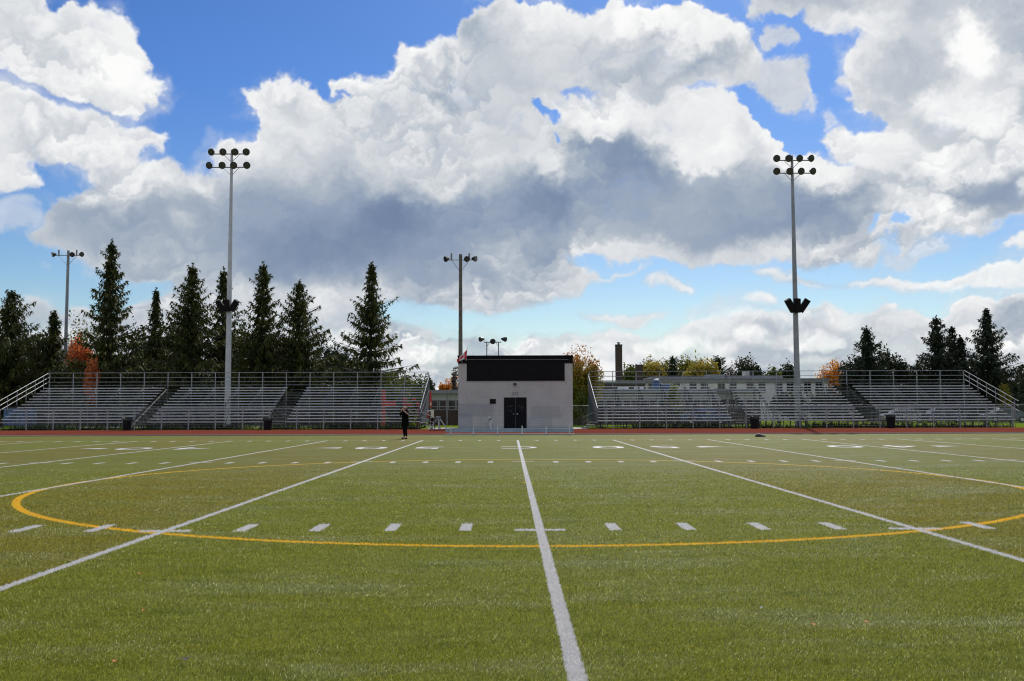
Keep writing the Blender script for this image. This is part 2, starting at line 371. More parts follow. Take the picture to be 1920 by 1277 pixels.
buf=np.empty((GH,GW,4),np.float32); buf[...,:3]=rgbL[::-1]; buf[...,3]=A_[::-1]
img.alpha_mode='CHANNEL_PACKED'
img.pixels.foreach_set(buf.ravel()); img.update()
tc=N.new('ShaderNodeTexCoord'); sp=N.new('ShaderNodeSeparateXYZ'); L.new(tc.outputs['Generated'],sp.inputs[0])
az=wm('ARCTAN2',sp.outputs[0],sp.outputs[1]); el=wm('ARCSINE',sp.outputs[2])
u=wm('DIVIDE',wm('ADD',az,AZ),2*AZ); v=wm('DIVIDE',wm('SUBTRACT',el,EL0),EL1-EL0)
cb=N.new('ShaderNodeCombineXYZ'); L.new(u,cb.inputs[0]); L.new(v,cb.inputs[1])
it=N.new('ShaderNodeTexImage'); it.image=img; it.extension='MIRROR'; it.interpolation='Cubic'; L.new(cb.outputs[0],it.inputs[0])
st=N.new('ShaderNodeTexSky'); st.sky_type='NISHITA'; st.sun_disc=False; st.sun_elevation=SUN_EL; st.sun_rotation=SUN_AZ
st.air_density=1.0; st.dust_density=.35; st.ozone_density=2.2; st.altitude=80
hs=N.new('ShaderNodeHueSaturation'); hs.inputs['Saturation'].default_value=1.12; hs.inputs['Hue'].default_value=.503; L.new(st.outputs[0],hs.inputs['Color'])
tr=N.new('ShaderNodeValToRGB'); L.new(wm('DIVIDE',wm('MAXIMUM',el,0),R(40)),tr.inputs[0])
rs_=tr.color_ramp.elements; rs_[0].position=.0; rs_[0].color=(.80,.82,.80,1); rs_[1].position=1; rs_[1].color=(.36,.56,.90,1)
for p_,c_ in ((.15,(.72,.82,.87)),(.30,(.53,.70,.92)),(.45,(.41,.63,.95))):
    e_=rs_.new(p_); e_.color=c_+(1,)
tm_=N.new('ShaderNodeMix'); tm_.data_type='RGBA'; tm_.blend_type='MULTIPLY'; tm_.inputs[0].default_value=1; L.new(hs.outputs[0],tm_.inputs[6]); L.new(tr.outputs[0],tm_.inputs[7])
b1=N.new('ShaderNodeBackground'); L.new(tm_.outputs[2],b1.inputs[0]); b1.inputs[1].default_value=.102
b2=N.new('ShaderNodeBackground'); L.new(it.outputs[0],b2.inputs[0]); b2.inputs[1].default_value=1.0
mx=N.new('ShaderNodeMixShader'); L.new(it.outputs[1],mx.inputs[0]); L.new(b1.outputs[0],mx.inputs[1]); L.new(b2.outputs[0],mx.inputs[2])
wo=N.new('ShaderNodeOutputWorld'); L.new(mx.outputs[0],wo.inputs[0])
w.cycles.sampling_method='MANUAL'; w.cycles.sample_map_resolution=512

def at(px,py,D):
    """world point seen at photo pixel (px,py) at ground distance D (metres along Y)"""
    d=px_dir(px,py); k=D/d[1]
    return Vector((d[0]*k,D,CAMH+d[2]*k))
# ---------------- helpers ----------------
class MB:
    def __init__(s): s.v=[]; s.f=[]; s.mi=[]
    def add(s,vs,fs,m=0):
        o=len(s.v); s.v+= [tuple(p) for p in vs]; s.f+=[tuple(i+o for i in f) for f in fs]; s.mi+=[m]*len(fs)
    def box(s,x0,x1,y0,y1,z0,z1,m=0):
        s.add([(x0,y0,z0),(x1,y0,z0),(x1,y1,z0),(x0,y1,z0),(x0,y0,z1),(x1,y0,z1),(x1,y1,z1),(x0,y1,z1)],
              [(0,3,2,1),(4,5,6,7),(0,1,5,4),(1,2,6,5),(2,3,7,6),(3,0,4,7)],m)
    def obox(s,c,ax,ay,az_,hx,hy,hz,m=0):
        c=Vector(c); P=[]
        for k in (-1,1):
            for (i,j) in ((-1,-1),(1,-1),(1,1),(-1,1)):
                P.append(c+ax*hx*i+ay*hy*j+az_*hz*k)
        s.add(P,[(0,3,2,1),(4,5,6,7),(0,1,5,4),(1,2,6,5),(2,3,7,6),(3,0,4,7)],m)
    def tube(s,p0,p1,r0,r1=None,n=6,m=0,cap=True):
        p0=Vector(p0); p1=Vector(p1); r1=r0 if r1 is None else r1
        d=(p1-p0)
        if d.length<1e-6: return
        d.normalize(); a=d.orthogonal().normalized(); b=d.cross(a)
        P=[]
        for p,r in ((p0,r0),(p1,r1)):
            for k in range(n):
                t=2*math.pi*(k+.5)/n; P.append(p+a*math.cos(t)*r+b*math.sin(t)*r)
        F=[(k,(k+1)%n,n+(k+1)%n,n+k) for k in range(n)]
        if cap: F+= [tuple(range(n-1,-1,-1)),tuple(range(n,2*n))]
        s.add(P,F,m)
    def path(s,pts,r,n=6,m=0):
        for a,b in zip(pts[:-1],pts[1:]): s.tube(a,b,r,r,n,m)
    def lathe(s,c,axis,prof,n=12,m=0):
        """prof: list of (radius, offset along axis)"""
        c=Vector(c); d=Vector(axis).normalized(); a=d.orthogonal().normalized(); b=d.cross(a); P=[]
        for r,h in prof:
            for k in range(n):
                t=2*math.pi*k/n; P.append(c+d*h+a*math.cos(t)*r+b*math.sin(t)*r)
        F=[]
        for j in range(len(prof)-1):
            for k in range(n): F.append((j*n+k,j*n+(k+1)%n,(j+1)*n+(k+1)%n,(j+1)*n+k))
        F.append(tuple(range(n-1,-1,-1))); F.append(tuple((len(prof)-1)*n+k for k in range(n)))
        s.add(P,F,m)
    def build(s,name,mats,parent=None,smooth=False,bevel=0):
        me=bpy.data.meshes.new(name); me.from_pydata(s.v,[],s.f)
        if not isinstance(mats,(list,tuple)): mats=[mats]
        for m in mats: me.materials.append(m)
        if len(mats)>1: me.polygons.foreach_set('material_index',s.mi)
        if smooth: me.polygons.foreach_set('use_smooth',[True]*len(me.polygons))
        me.update()
        o=bpy.data.objects.new(name,me); C.objects.link(o)
        if bevel:
            b=o.modifiers.new('bevel','BEVEL'); b.width=bevel; b.segments=2; b.limit_method='ANGLE'
        if parent is not None:
            o.parent=parent; o.matrix_parent_inverse=parent.matrix_basis.inverted()
        return o
def tag(o,label=None,cat=None,group=None,kind=None):
    if label: o['label']=label
    if cat: o['category']=cat
    if group: o['group']=group
    if kind: o['kind']=kind
    return o
def empty(name,loc,label,cat,group=None):
    o=bpy.data.objects.new(name,None); C.objects.link(o); o.location=loc; o.empty_display_size=.3
    return tag(o,label,cat,group)
def dup(o,parent=None):
    c=o.copy(); C.objects.link(c)
    if parent is not None: c.parent=parent
    for ch in o.children: dup(ch,c)
    return c
# ---------------- material helpers ----------------
class NT:
    def __init__(s,name):
        s.m=bpy.data.materials.new(name); s.m.use_nodes=True; s.t=s.m.node_tree; s.N=s.t.nodes; s.L=s.t.links; s.N.clear()
        s.out=s.N.new('ShaderNodeOutputMaterial'); s.p=s.N.new('ShaderNodeBsdfPrincipled'); s.L.new(s.p.outputs[0],s.out.inputs[0])
        s._pos=None
    def put(s,sock,v):
        if v is None: return
        if isinstance(v,(int,float)): sock.default_value=v
        elif isinstance(v,(tuple,list)): sock.default_value=tuple(v)+((1,) if len(v)==3 and len(sock.default_value)==4 else ())
        else: s.L.new(v,sock)
    def ma(s,op,a,b=None,c=None,clamp=False):
        n=s.N.new('ShaderNodeMath'); n.operation=op; n.use_clamp=clamp
        for i,v in enumerate((a,b,c)): s.put(n.inputs[i],v) if v is not None else None
        return n.outputs[0]
    def pos(s):
        if s._pos is None:
            g=s.N.new('ShaderNodeNewGeometry'); q=s.N.new('ShaderNodeSeparateXYZ'); s.L.new(g.outputs['Position'],q.inputs[0]); s._pos=(g.outputs['Position'],q.outputs[0],q.outputs[1],q.outputs[2])
        return s._pos
    def obj(s):
        t=s.N.new('ShaderNodeTexCoord'); return t.outputs['Object']
    def vec(s,v,scale):
        n=s.N.new('ShaderNodeMapping'); s.L.new(v,n.inputs[0]); n.inputs['Scale'].default_value=scale; return n.outputs[0]
    def noise(s,v,scale,detail=3,rough=.55,dist=0):
        n=s.N.new('ShaderNodeTexNoise'); n.inputs['Scale'].default_value=scale; n.inputs['Detail'].default_value=detail
        n.inputs['Roughness'].default_value=rough; n.inputs['Distortion'].default_value=dist; s.L.new(v,n.inputs['Vector']); return n.outputs[0]
    def mix(s,f,a,b,mode='MIX'):
        n=s.N.new('ShaderNodeMix'); n.data_type='RGBA'; n.blend_type=mode
        s.put(n.inputs[0],f); s.put(n.inputs[6],a); s.put(n.inputs[7],b); return n.outputs[2]
    def ramp(s,f,lo,hi,a=0.0,b=1.0):
        n=s.N.new('ShaderNodeMapRange'); s.put(n.inputs[0],f)
        for i,v in enumerate((lo,hi,a,b)): n.inputs[i+1].default_value=v
        return n.outputs[0]
    def bump(s,h,strength=.3,dist=.02):
        n=s.N.new('ShaderNodeBump'); n.inputs['Strength'].default_value=strength; n.inputs['Distance'].default_value=dist
        s.L.new(h,n.inputs['Height']); s.L.new(n.outputs[0],s.p.inputs['Normal']); return n
    def set(s,**k):
        for a,v in k.items(): s.put(s.p.inputs[{'col':'Base Color','rough':'Roughness','metal':'Metallic','spec':'Specular IOR Level','alpha':'Alpha','sub':'Subsurface Weight','trans':'Transmission Weight','coat':'Coat Weight'}[a]],v)
        return s.m
def simple(name,col,rough=.6,metal=0,var=.15,scale=3.0,bump=0.0,spec=.5,col2=None):
    t=NT(name); v=t.obj(); n=t.noise(v,scale,5,.6); n2=t.noise(v,scale*9,3)
    c2=col2 or tuple(c*(1-var*2) for c in col); c1=tuple(min(1,c*(1+var)) for c in col)
    f=t.ramp(t.ma('ADD',t.ma('MULTIPLY',n,.7),t.ma('MULTIPLY',n2,.3)),.35,.65)
    t.set(col=t.mix(f,c2,c1),rough=t.ramp(n2,.2,.8,max(.05,rough-.1),min(1,rough+.1)),metal=metal,spec=spec)
    if bump: t.bump(n2,bump,.01)
    return t.m
# ---------------- materials ----------------
X0=.363; YD=4.572
def turf_material(name,blade):
    t=NT(name); P,x,y,z=t.pos()
    wob=t.ma('MULTIPLY',t.ma('SUBTRACT',t.noise(P,14,2),.5),.035)
    wo2=t.ma('MULTIPLY',t.ma('SUBTRACT',t.noise(P,60,1),.5),.03)
    wb=t.ma('ADD',wob,wo2)
    px=t.ma('ADD',t.ma('SUBTRACT',x,X0),wb); py=t.ma('ADD',y,wb)
    def per(v,p,hw,soft=.006):
        a=t.ma('ABSOLUTE',t.ma('SUBTRACT',t.ma('FLOORED_MODULO',t.ma('ADD',v,p/2),p),p/2))
        return t.ramp(a,hw-soft,hw+soft,1,0)
    def rng_(v,a,b): return t.ma('MULTIPLY',t.ramp(v,a-.006,a+.006),t.ramp(v,b-.006,b+.006,1,0))
    lines=t.ma('MULTIPLY',per(px,YD,.052),rng_(py,-17,47.2))
    dash=per(px,.9144,.072)
    rows=t.ma('ADD',t.ma('ADD',rng_(py,11.97,12.70),rng_(py,27.25,27.9)),t.ma('ADD',rng_(py,46.5,47.2),rng_(py,-8,-7.3)))
    dash=t.ma('MULTIPLY',dash,rows)
    keep=t.ma('SUBTRACT',1,per(px,YD,.3))
    dash=t.ma('MULTIPLY',dash,keep)
    tick=t.ma('MULTIPLY',per(px,YD,.31),t.ma('ADD',rng_(py,11.94,12.11),rng_(py,27.82,27.95)))
    side=t.ma('MULTIPLY',t.ma('ADD',rng_(py,47.22,47.34),0),.5)
    white=t.ma('MINIMUM',t.ma('ADD',t.ma('ADD',lines,dash),t.ma('ADD',tick,side)),1)
    rr=t.ma('SQRT',t.ma('ADD',t.ma('POWER',px,2),t.ma('POWER',t.ma('SUBTRACT',py,19.8),2)))
    circ=t.ma('ADD',t.ramp(t.ma('ABSOLUTE',t.ma('SUBTRACT',rr,9.2)),.055,.07,1,0),t.ramp(rr,.1,.12,1,0),clamp=True)
    # five-yard panels of two greens
    ax=t.ma('ABSOLUTE',t.ma('SUBTRACT',x,X0))
    par=t.ma('FLOORED_MODULO',t.ma('FLOOR',t.ma('DIVIDE',ax,YD)),2)
    n1=t.noise(t.vec(P,(.5,.9,1)),.8,4,.6); n2=t.noise(t.vec(P,(1,2.2,1)),3.2,4,.65); n3=t.noise(P,38,3,.7); n4=t.noise(P,160,2,.7)
    g=t.mix(par,(.262,.282,.032),(.292,.255,.036))
    g=t.mix(t.ramp(n1,.38,.64),g,t.mix(.5,g,(.29,.32,.085)))
    g=t.mix(t.ramp(n2,.42,.7,0,.7),g,(.19,.21,.022))
    sheen=t.noise(t.vec(P,(.55,1.5,1)),.55,6,.72); sh=t.ramp(sheen,.50,.66,0,.85); rt=t.ramp(x,-6,9,.45,1)  # pile sheen painted into the colour as paler patches, stronger to the right
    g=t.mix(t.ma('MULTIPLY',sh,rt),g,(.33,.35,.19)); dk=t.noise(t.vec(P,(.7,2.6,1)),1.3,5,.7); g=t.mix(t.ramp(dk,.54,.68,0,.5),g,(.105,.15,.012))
    if blade:
        a=t.N.new('ShaderNodeAttribute'); a.attribute_name='rnd'; r=a.outputs['Fac']
        hgt=t.ramp(z,0,.03,.5,1.25)
        g=t.mix(1,g,t.mix(r,(.30,.34,.22),(1.62,1.58,1.5)),'MULTIPLY')
        g=t.mix(t.ma('MULTIPLY',t.ramp(r,.94,.97,0,.95),t.ramp(sheen,.40,.62,.12,1)),g,(.85,.87,.58))  # glints painted as a few pale fibres, mostly in the sheen patches
        var=t.ramp(r,0,1,.75,1.1)
    else:
        fac=t.ma('ADD',t.ma('MULTIPLY',n3,.6),t.ma('MULTIPLY',n4,.4))
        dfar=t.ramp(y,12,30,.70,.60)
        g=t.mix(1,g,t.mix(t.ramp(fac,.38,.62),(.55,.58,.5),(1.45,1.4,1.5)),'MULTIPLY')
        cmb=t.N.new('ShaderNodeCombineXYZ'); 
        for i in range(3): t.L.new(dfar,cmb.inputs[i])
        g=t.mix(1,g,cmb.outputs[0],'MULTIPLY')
        var=t.ramp(fac,.35,.65,.7,1.05)
    cv=t.N.new('ShaderNodeCombineXYZ')
    for i in range(3): t.L.new(var,cv.inputs[i])
    wc=t.mix(1,(.66,.65,.66),cv.outputs[0],'MULTIPLY'); yc=t.mix(1,(.88,.53,.04),cv.outputs[0],'MULTIPLY')
    wear=t.ramp(t.ma('ADD',n3,t.ma('MULTIPLY',n4,.5)),.45,.62,.82,1)
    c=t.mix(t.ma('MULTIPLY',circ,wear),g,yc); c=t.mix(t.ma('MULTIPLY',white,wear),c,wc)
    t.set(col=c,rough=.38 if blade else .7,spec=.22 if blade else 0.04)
    if blade:
        tr=t.N.new('ShaderNodeBsdfTranslucent'); t.L.new(c,tr.inputs[0]); mxs=t.N.new('ShaderNodeMixShader'); mxs.inputs[0].default_value=.5
        t.L.new(t.p.outputs[0],mxs.inputs[1]); t.L.new(tr.outputs[0],mxs.inputs[2]); t.L.new(mxs.outputs[0],t.out.inputs[0])
    if not blade:
        t.bump(t.ma('ADD',n3,t.ma('MULTIPLY',n4,.7)),.9,.03)
    return t.m
M={}
M['turf']=turf_material('turf',False); M['blade']=turf_material('turf_fibres',True)
def mat_lawn():
    t=NT('lawn'); P,x,y,z=t.pos(); n=t.noise(P,.35,5,.6); n2=t.noise(P,6,4,.7); n3=t.noise(P,30,2)
    c=t.mix(t.ramp(n,.35,.65),(.12,.19,.012),(.17,.24,.02)); c=t.mix(t.ramp(n2,.4,.7,0,.5),c,(.16,.17,.03))
    t.set(col=c,rough=.9,spec=0.0); t.bump(t.ma('ADD',n2,n3),.8,.06); return t.m
M['lawn']=mat_lawn()
def mat_track():
    t=NT('track_rubber'); P,x,y,z=t.pos(); n=t.noise(t.vec(P,(.06,1,1)),.9,5,.65); n2=t.noise(P,25,3)
    c=t.mix(t.ramp(n,.35,.68),(.150,.030,.018),(.185,.045,.030)); c=t.mix(t.ramp(n2,.4,.6,0,.3),c,(.12,.035,.025))
    lane=t.ma('ABSOLUTE',t.ma('SUBTRACT',t.ma('FLOORED_MODULO',t.ma('SUBTRACT',y,62.0),1.22),.61))
    c=t.mix(t.ma('MULTIPLY',t.ramp(lane,.03,.035,1,0),.7),c,(.30,.22,.20))
    t.set(col=c,rough=.95,spec=0.0); t.bump(n2,.3,.01); return t.m
M['track']=mat_track()
M['concrete']=simple('concrete',(.36,.35,.34),.85,0,.12,1.5,.3)
M['kerb']=simple('kerb_concrete',(.14,.125,.13),.95,0,.12,2,spec=0)
M['alu']=simple('aluminium',(.55,.56,.59),.5,.35,.08,2.5)
M['alud']=simple('dark_aluminium',(.16,.165,.18),.6,.3,.12,1.5)  # darker aluminium for foot planks, aisle steps and balusters
M['steel']=simple('galvanised_steel',(.30,.31,.33),.55,.35,.15,4)
M['frame']=simple('stand_frame_steel',(.085,.088,.095),.7,.2,.2,2)
M['pole']=simple('light_pole_steel',(.50,.50,.53),.45,.35,.08,1.2)
M['pole2']=simple('grey_pole_steel',(.30,.31,.33),.5,.35,.12,1.2)
M['black']=simple('black_metal',(.010,.010,.011),.8,0,.2,3,spec=.15)
M['dark']=simple('dark_bronze',(.035,.033,.03),.45,.2,.2,6)
M['glassdark']=simple('lamp_glass',(.05,.05,.055),.15,0,.1,5)
M['wood']=simple('weathered_wood',(.16,.145,.125),.8,0,.3,5,.4,col2=(.055,.048,.04))
M['white']=simple('white_paint',(.72,.72,.72),.5,0,.06,3)
M['cream']=simple('cream_paint',(.70,.67,.50),.5,0,.08,3)
M['red']=simple('red_paint',(.50,.035,.02),.5,0,.2,2)
M['orange']=simple('orange_fabric',(.65,.13,.03),.7,0,.2,2)
M['blue']=simple('blue_plastic',(.05,.12,.26),.5,0,.15,2)
M['bin']=simple('black_plastic',(.009,.009,.011),.7,0,.2,4,spec=.15)
def mat_box():
    """painted block wall with over-painted patches"""
    t=NT('painted_block'); P,x,y,z=t.pos(); n=t.noise(P,1.1,5,.6); n2=t.noise(P,9,3,.6)
    c=t.mix(t.ramp(n,.35,.7),(.50,.485,.455),(.565,.55,.52))
    def rect(x0,x1,z0,z1,s=.06):
        q=t.ma('ADD',x,t.ma('MULTIPLY',t.ma('SUBTRACT',n,.5),.5)); r=t.ma('ADD',z,t.ma('MULTIPLY',t.ma('SUBTRACT',n2,.5),.25))
        return t.ma('MULTIPLY',t.ma('MULTIPLY',t.ramp(q,x0-s,x0+s),t.ramp(q,x1-s,x1+s,1,0)),t.ma('MULTIPLY',t.ramp(r,z0-s,z0+s),t.ramp(r,z1-s,z1+s,1,0)))
    c=t.mix(t.ma('MULTIPLY',rect(-4.2,-1.3,.9,1.95),.45),c,(.27,.285,.31))
    c=t.mix(t.ma('MULTIPLY',rect(-4.5,-2.9,-.1,1.2),.35),c,(.24,.265,.30))
    c=t.mix(t.ma('MULTIPLY',rect(1.6,3.9,.8,1.75),.35),c,(.30,.30,.30))
    c=t.mix(t.ma('MULTIPLY',rect(1.3,3.3,-.1,.9),.3),c,(.29,.305,.33))
    c=t.mix(t.ramp(z,.0,.25,.5,0),c,(.20,.20,.20))
    b=t.N.new('ShaderNodeTexBrick'); b.inputs['Scale'].default_value=1; b.inputs['Brick Width'].default_value=.4; b.inputs['Row Height'].default_value=.2
    b.inputs['Mortar Size'].default_value=.008; b.inputs['Color1'].default_value=(1,1,1,1); b.inputs['Color2'].default_value=(.96,.96,.96,1); b.inputs['Mortar'].default_value=(.80,.80,.80,1)
    cb=t.N.new('ShaderNodeCombineXYZ'); t.L.new(t.ma('ADD',x,y),cb.inputs[0]); t.L.new(z,cb.inputs[1]); t.L.new(cb.outputs[0],b.inputs['Vector'])
    c=t.mix(1,c,b.outputs[0],'MULTIPLY')
    st=t.noise(t.vec(P,(3,3,.25)),2,4,.6)
    c=t.mix(t.ramp(st,.58,.75,0,.25),c,(.22,.21,.20))
    t.set(col=c,rough=.8,spec=.3); t.bump(b.outputs[1],-.3,.01); return t.m
M['block']=mat_box()
def mat_brick(name,c1,c2,mortar,w=.3,h=.1):
    t=NT(name); P,x,y,z=t.pos()
    b=t.N.new('ShaderNodeTexBrick'); b.inputs['Scale'].default_value=1; b.inputs['Brick Width'].default_value=w; b.inputs['Row Height'].default_value=h
    b.inputs['Mortar Size'].default_value=.012; b.inputs['Color1'].default_value=c1+(1,); b.inputs['Color2'].default_value=c2+(1,); b.inputs['Mortar'].default_value=mortar+(1,)
    cb=t.N.new('ShaderNodeCombineXYZ'); t.L.new(t.ma('ADD',x,y),cb.inputs[0]); t.L.new(z,cb.inputs[1]); t.L.new(cb.outputs[0],b.inputs['Vector'])
    n=t.noise(P,.6,5,.6); c=t.mix(t.ramp(n,.4,.7,0,.35),b.outputs[0],tuple(v*.6 for v in c1))
    t.set(col=c,rough=.85,spec=.25); return t.m
M['brick_dark']=mat_brick('brown_brick',(.085,.055,.042),(.065,.042,.034),(.12,.10,.09))
M['brick_light']=mat_brick('buff_brick',(.80,.74,.69),(.74,.68,.63),(.80,.76,.72))
M['panel']=simple('grey_wall_panel',(.46,.45,.41),.7,0,.1,1)
M['fascia']=simple('grey_fascia',(.26,.27,.29),.6,0,.1,1)
M['roofgrey']=simple('roof_gravel',(.30,.31,.32),.8,0,.1,1)
M['window']=simple('dark_window_glass',(.012,.014,.018),.12,0,.1,1,spec=.6)
M['trim']=simple('window_trim',(.46,.46,.45),.5,0,.08,3)
def leafmat(name,cols,scale=.9,trans=.25,zgrad=None):
    t=NT(name); P,x,y,z=t.pos(); n=t.noise(P,scale,4,.7); a=t.N.new('ShaderNodeAttribute'); a.attribute_name='rnd'
    c=t.mix(t.ramp(n,.36,.64),cols[0],cols[1])
    c=t.mix(t.ramp(a.outputs['Fac'],.55,1,0,.8),c,cols[2])
    if zgrad: c=t.mix(t.ma('MULTIPLY',t.ramp(t.ma('ADD',z,t.ma('MULTIPLY',n,3.0)),zgrad[0],zgrad[1]),.85),c,zgrad[2])
    t.set(col=c,rough=.65,spec=.25)
    tr=t.N.new('ShaderNodeBsdfTranslucent'); t.L.new(c,tr.inputs[0]); mx=t.N.new('ShaderNodeMixShader'); mx.inputs[0].default_value=trans
    t.L.new(t.p.outputs[0],mx.inputs[1]); t.L.new(tr.outputs[0],mx.inputs[2]); t.L.new(mx.outputs[0],t.out.inputs[0])
    return t.m
M['spruce']=leafmat('spruce_needles',((.024,.036,.011),(.052,.066,.014),(.16,.15,.03)),.7,.22)
M['spruce2']=leafmat('dark_spruce_needles',((.016,.028,.016),(.026,.038,.018),(.045,.05,.022)),1.2,.08)
M['green']=leafmat('green_leaves',((.075,.11,.018),(.12,.155,.025),(.22,.22,.04)),.9,.4)
M['darkgreen']=leafmat('dark_green_leaves',((.022,.034,.014),(.035,.05,.017),(.06,.065,.02)),.9,.15)
M['yellow']=leafmat('yellow_green_leaves',((.14,.17,.03),(.24,.22,.03),(.36,.27,.04)),.35,.45)
M['ylw2']=leafmat('yellow_leaves',((.20,.21,.03),(.38,.29,.04),(.46,.29,.04)),.35,.45)
M['orangeleaf']=leafmat('orange_leaves',((.55,.20,.02),(.72,.28,.03),(.75,.38,.05)),1.2,.45)
M['redleaf']=leafmat('orange_red_leaves',((.50,.12,.04),(.70,.21,.08),(.72,.34,.12)),1.5,.45)
M['maple']=leafmat('turning_maple_leaves',((.14,.18,.02),(.26,.22,.03),(.44,.24,.03)),1.0,.45,(5.8,9.2,(.52,.15,.04)))
M['grey']=leafmat('bare_twigs',((.13,.10,.085),(.16,.12,.10),(.12,.11,.06)),1.2,.1)
M['bark']=simple('bark',(.055,.043,.035),.9,0,.3,6,.5)
# ---------------- ground ----------------
def sheet(name,x0,x1,y0,y1,z,mat,nx=1,ny=1):
    mb=MB()
    for i in range(nx):
        for j in range(ny):
            a=x0+(x1-x0)*i/nx; b=x0+(x1-x0)*(i+1)/nx; c=y0+(y1-y0)*j/ny; d=y0+(y1-y0)*(j+1)/ny
            mb.add([(a,c,z),(b,c,z),(b,d,z),(a,d,z)],[(0,1,2,3)])
    return tag(mb.build(name,mat),kind='structure')
sheet('ground',-2500,2500,-600,4000,-.012,M['lawn'],8,8)
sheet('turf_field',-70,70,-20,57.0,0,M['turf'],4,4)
mb=MB(); mb.box(-70,70,57.0,57.5,-.01,.03); mb.box(-70,70,57.5,59.4,-.01,.012); tag(mb.build('kerb',M['kerb']),kind='structure')
sheet('track',-90,90,59.4,74.3,-.004,M['track'])
sheet('apron',-6.4,6.0,74.3,80.5,-.002,M['concrete'])

# synthetic turf fibres
def make_blades():
    rng=np.random.default_rng(3)
    n=1650000
    # distance density ~ y^-1.5 between 3.6 and 25 m
    u=rng.random(n); a,b=2.8,26.0
    k=-.45
    y=(a**k+u*(b**k-a**k))**(1/k)
    hw=.56*y+4.0
    x=(rng.random(n)*2-1)*hw
    keep=rng.random(n)<np.clip((26-y)/9,0,1); x=x[keep]; y=y[keep]; n=len(x)
    wid=.0017*(y/5)**.75*(.8+.5*rng.random(n)); h=(.007+.011*rng.random(n))*(y/6)**.12
    az=rng.random(n)*2*math.pi; lean=.3+1.0*rng.random(n); la=rng.random(n)*2*math.pi
    # grain of the pile: most fibres lie a little to one side
    lx=np.cos(la)*lean*h+.003; ly=np.sin(la)*lean*h*.8-.001
    v=np.zeros((n,4,3),np.float32)
    dx=np.cos(az)*wid; dy=np.sin(az)*wid
    v[:,0]=np.stack([x-dx,y-dy,np.zeros(n)-.002],1); v[:,1]=np.stack([x+dx,y+dy,np.zeros(n)-.002],1)
    v[:,2]=np.stack([x+dx*.5+lx,y+dy*.5+ly,h],1); v[:,3]=np.stack([x-dx*.5+lx,y-dy*.5+ly,h],1)
    me=bpy.data.meshes.new('turf_fibres'); me.vertices.add(4*n); me.vertices.foreach_set('co',v.ravel())
    me.loops.add(4*n); me.loops.foreach_set('vertex_index',np.arange(4*n,dtype=np.int32))
    me.polygons.add(n); me.polygons.foreach_set('loop_start',np.arange(0,4*n,4,dtype=np.int32)); me.update(calc_edges=True)
    at_=me.attributes.new('rnd','FLOAT','POINT'); at_.data.foreach_set('value',np.repeat(rng.random(n).astype(np.float32),4))
    me.materials.append(M['blade'])
    o=bpy.data.objects.new('turf_fibres',me); C.objects.link(o); return tag(o,'short green synthetic grass fibres of the near field','turf',kind='stuff')
make_blades()

# painted field numbers (seen upside down from here)
M['paint']=simple('line_paint',(.50,.49,.50),.7,0,.1,20)
def flat_text(name,body,size,loc,rot,mat,parent=None,sx=1,sy=1,ext=0.001,rx=0):
    cu=bpy.data.curves.new('t','FONT'); cu.body=body; cu.size=size; cu.align_x='CENTER'; cu.align_y='CENTER'; cu.extrude=ext
    tmp=bpy.data.objects.new('t',cu); C.objects.link(tmp)
    dg=bpy.context.evaluated_depsgraph_get(); me=bpy.data.meshes.new_from_object(tmp.evaluated_get(dg)); bpy.data.objects.remove(tmp)
    me.materials.clear(); me.materials.append(mat)
    for p in me.polygons: p.material_index=0
    me.transform(Matrix.Translation(loc)@Matrix.Rotation(rot,4,'Z')@Matrix.Rotation(rx,4,'X')@Matrix.Diagonal((sx,sy,1,1)))
    o=bpy.data.objects.new(name,me); C.objects.link(o)
    if parent: o.parent=parent; o.matrix_parent_inverse=parent.matrix_basis.inverted()
    return o
NY=38.0
def num(body,x,sx=1.0):
    tag(flat_text('field_number',body,2.9,(x,NY,.006),math.pi,M['paint'],sx=sx),kind='structure')
num('C',X0-.02,.78)
for s in (-1,1):
    for k,d in ((1,'5'),(3,'4'),(5,'3')):
        lx=X0+s*k*YD
        num('0',lx-1.15,.95); num(d,lx+1.05,.95)
        mb=MB(); ax=lx+s*2.35
        mb.add([(ax,NY-.5,.006),(ax,NY+.5,.006),(ax+s*1.0,NY,.006)],[(0,1,2) if s<0 else (2,1,0)])
        tag(mb.build('field_arrow',M['paint']),kind='structure')

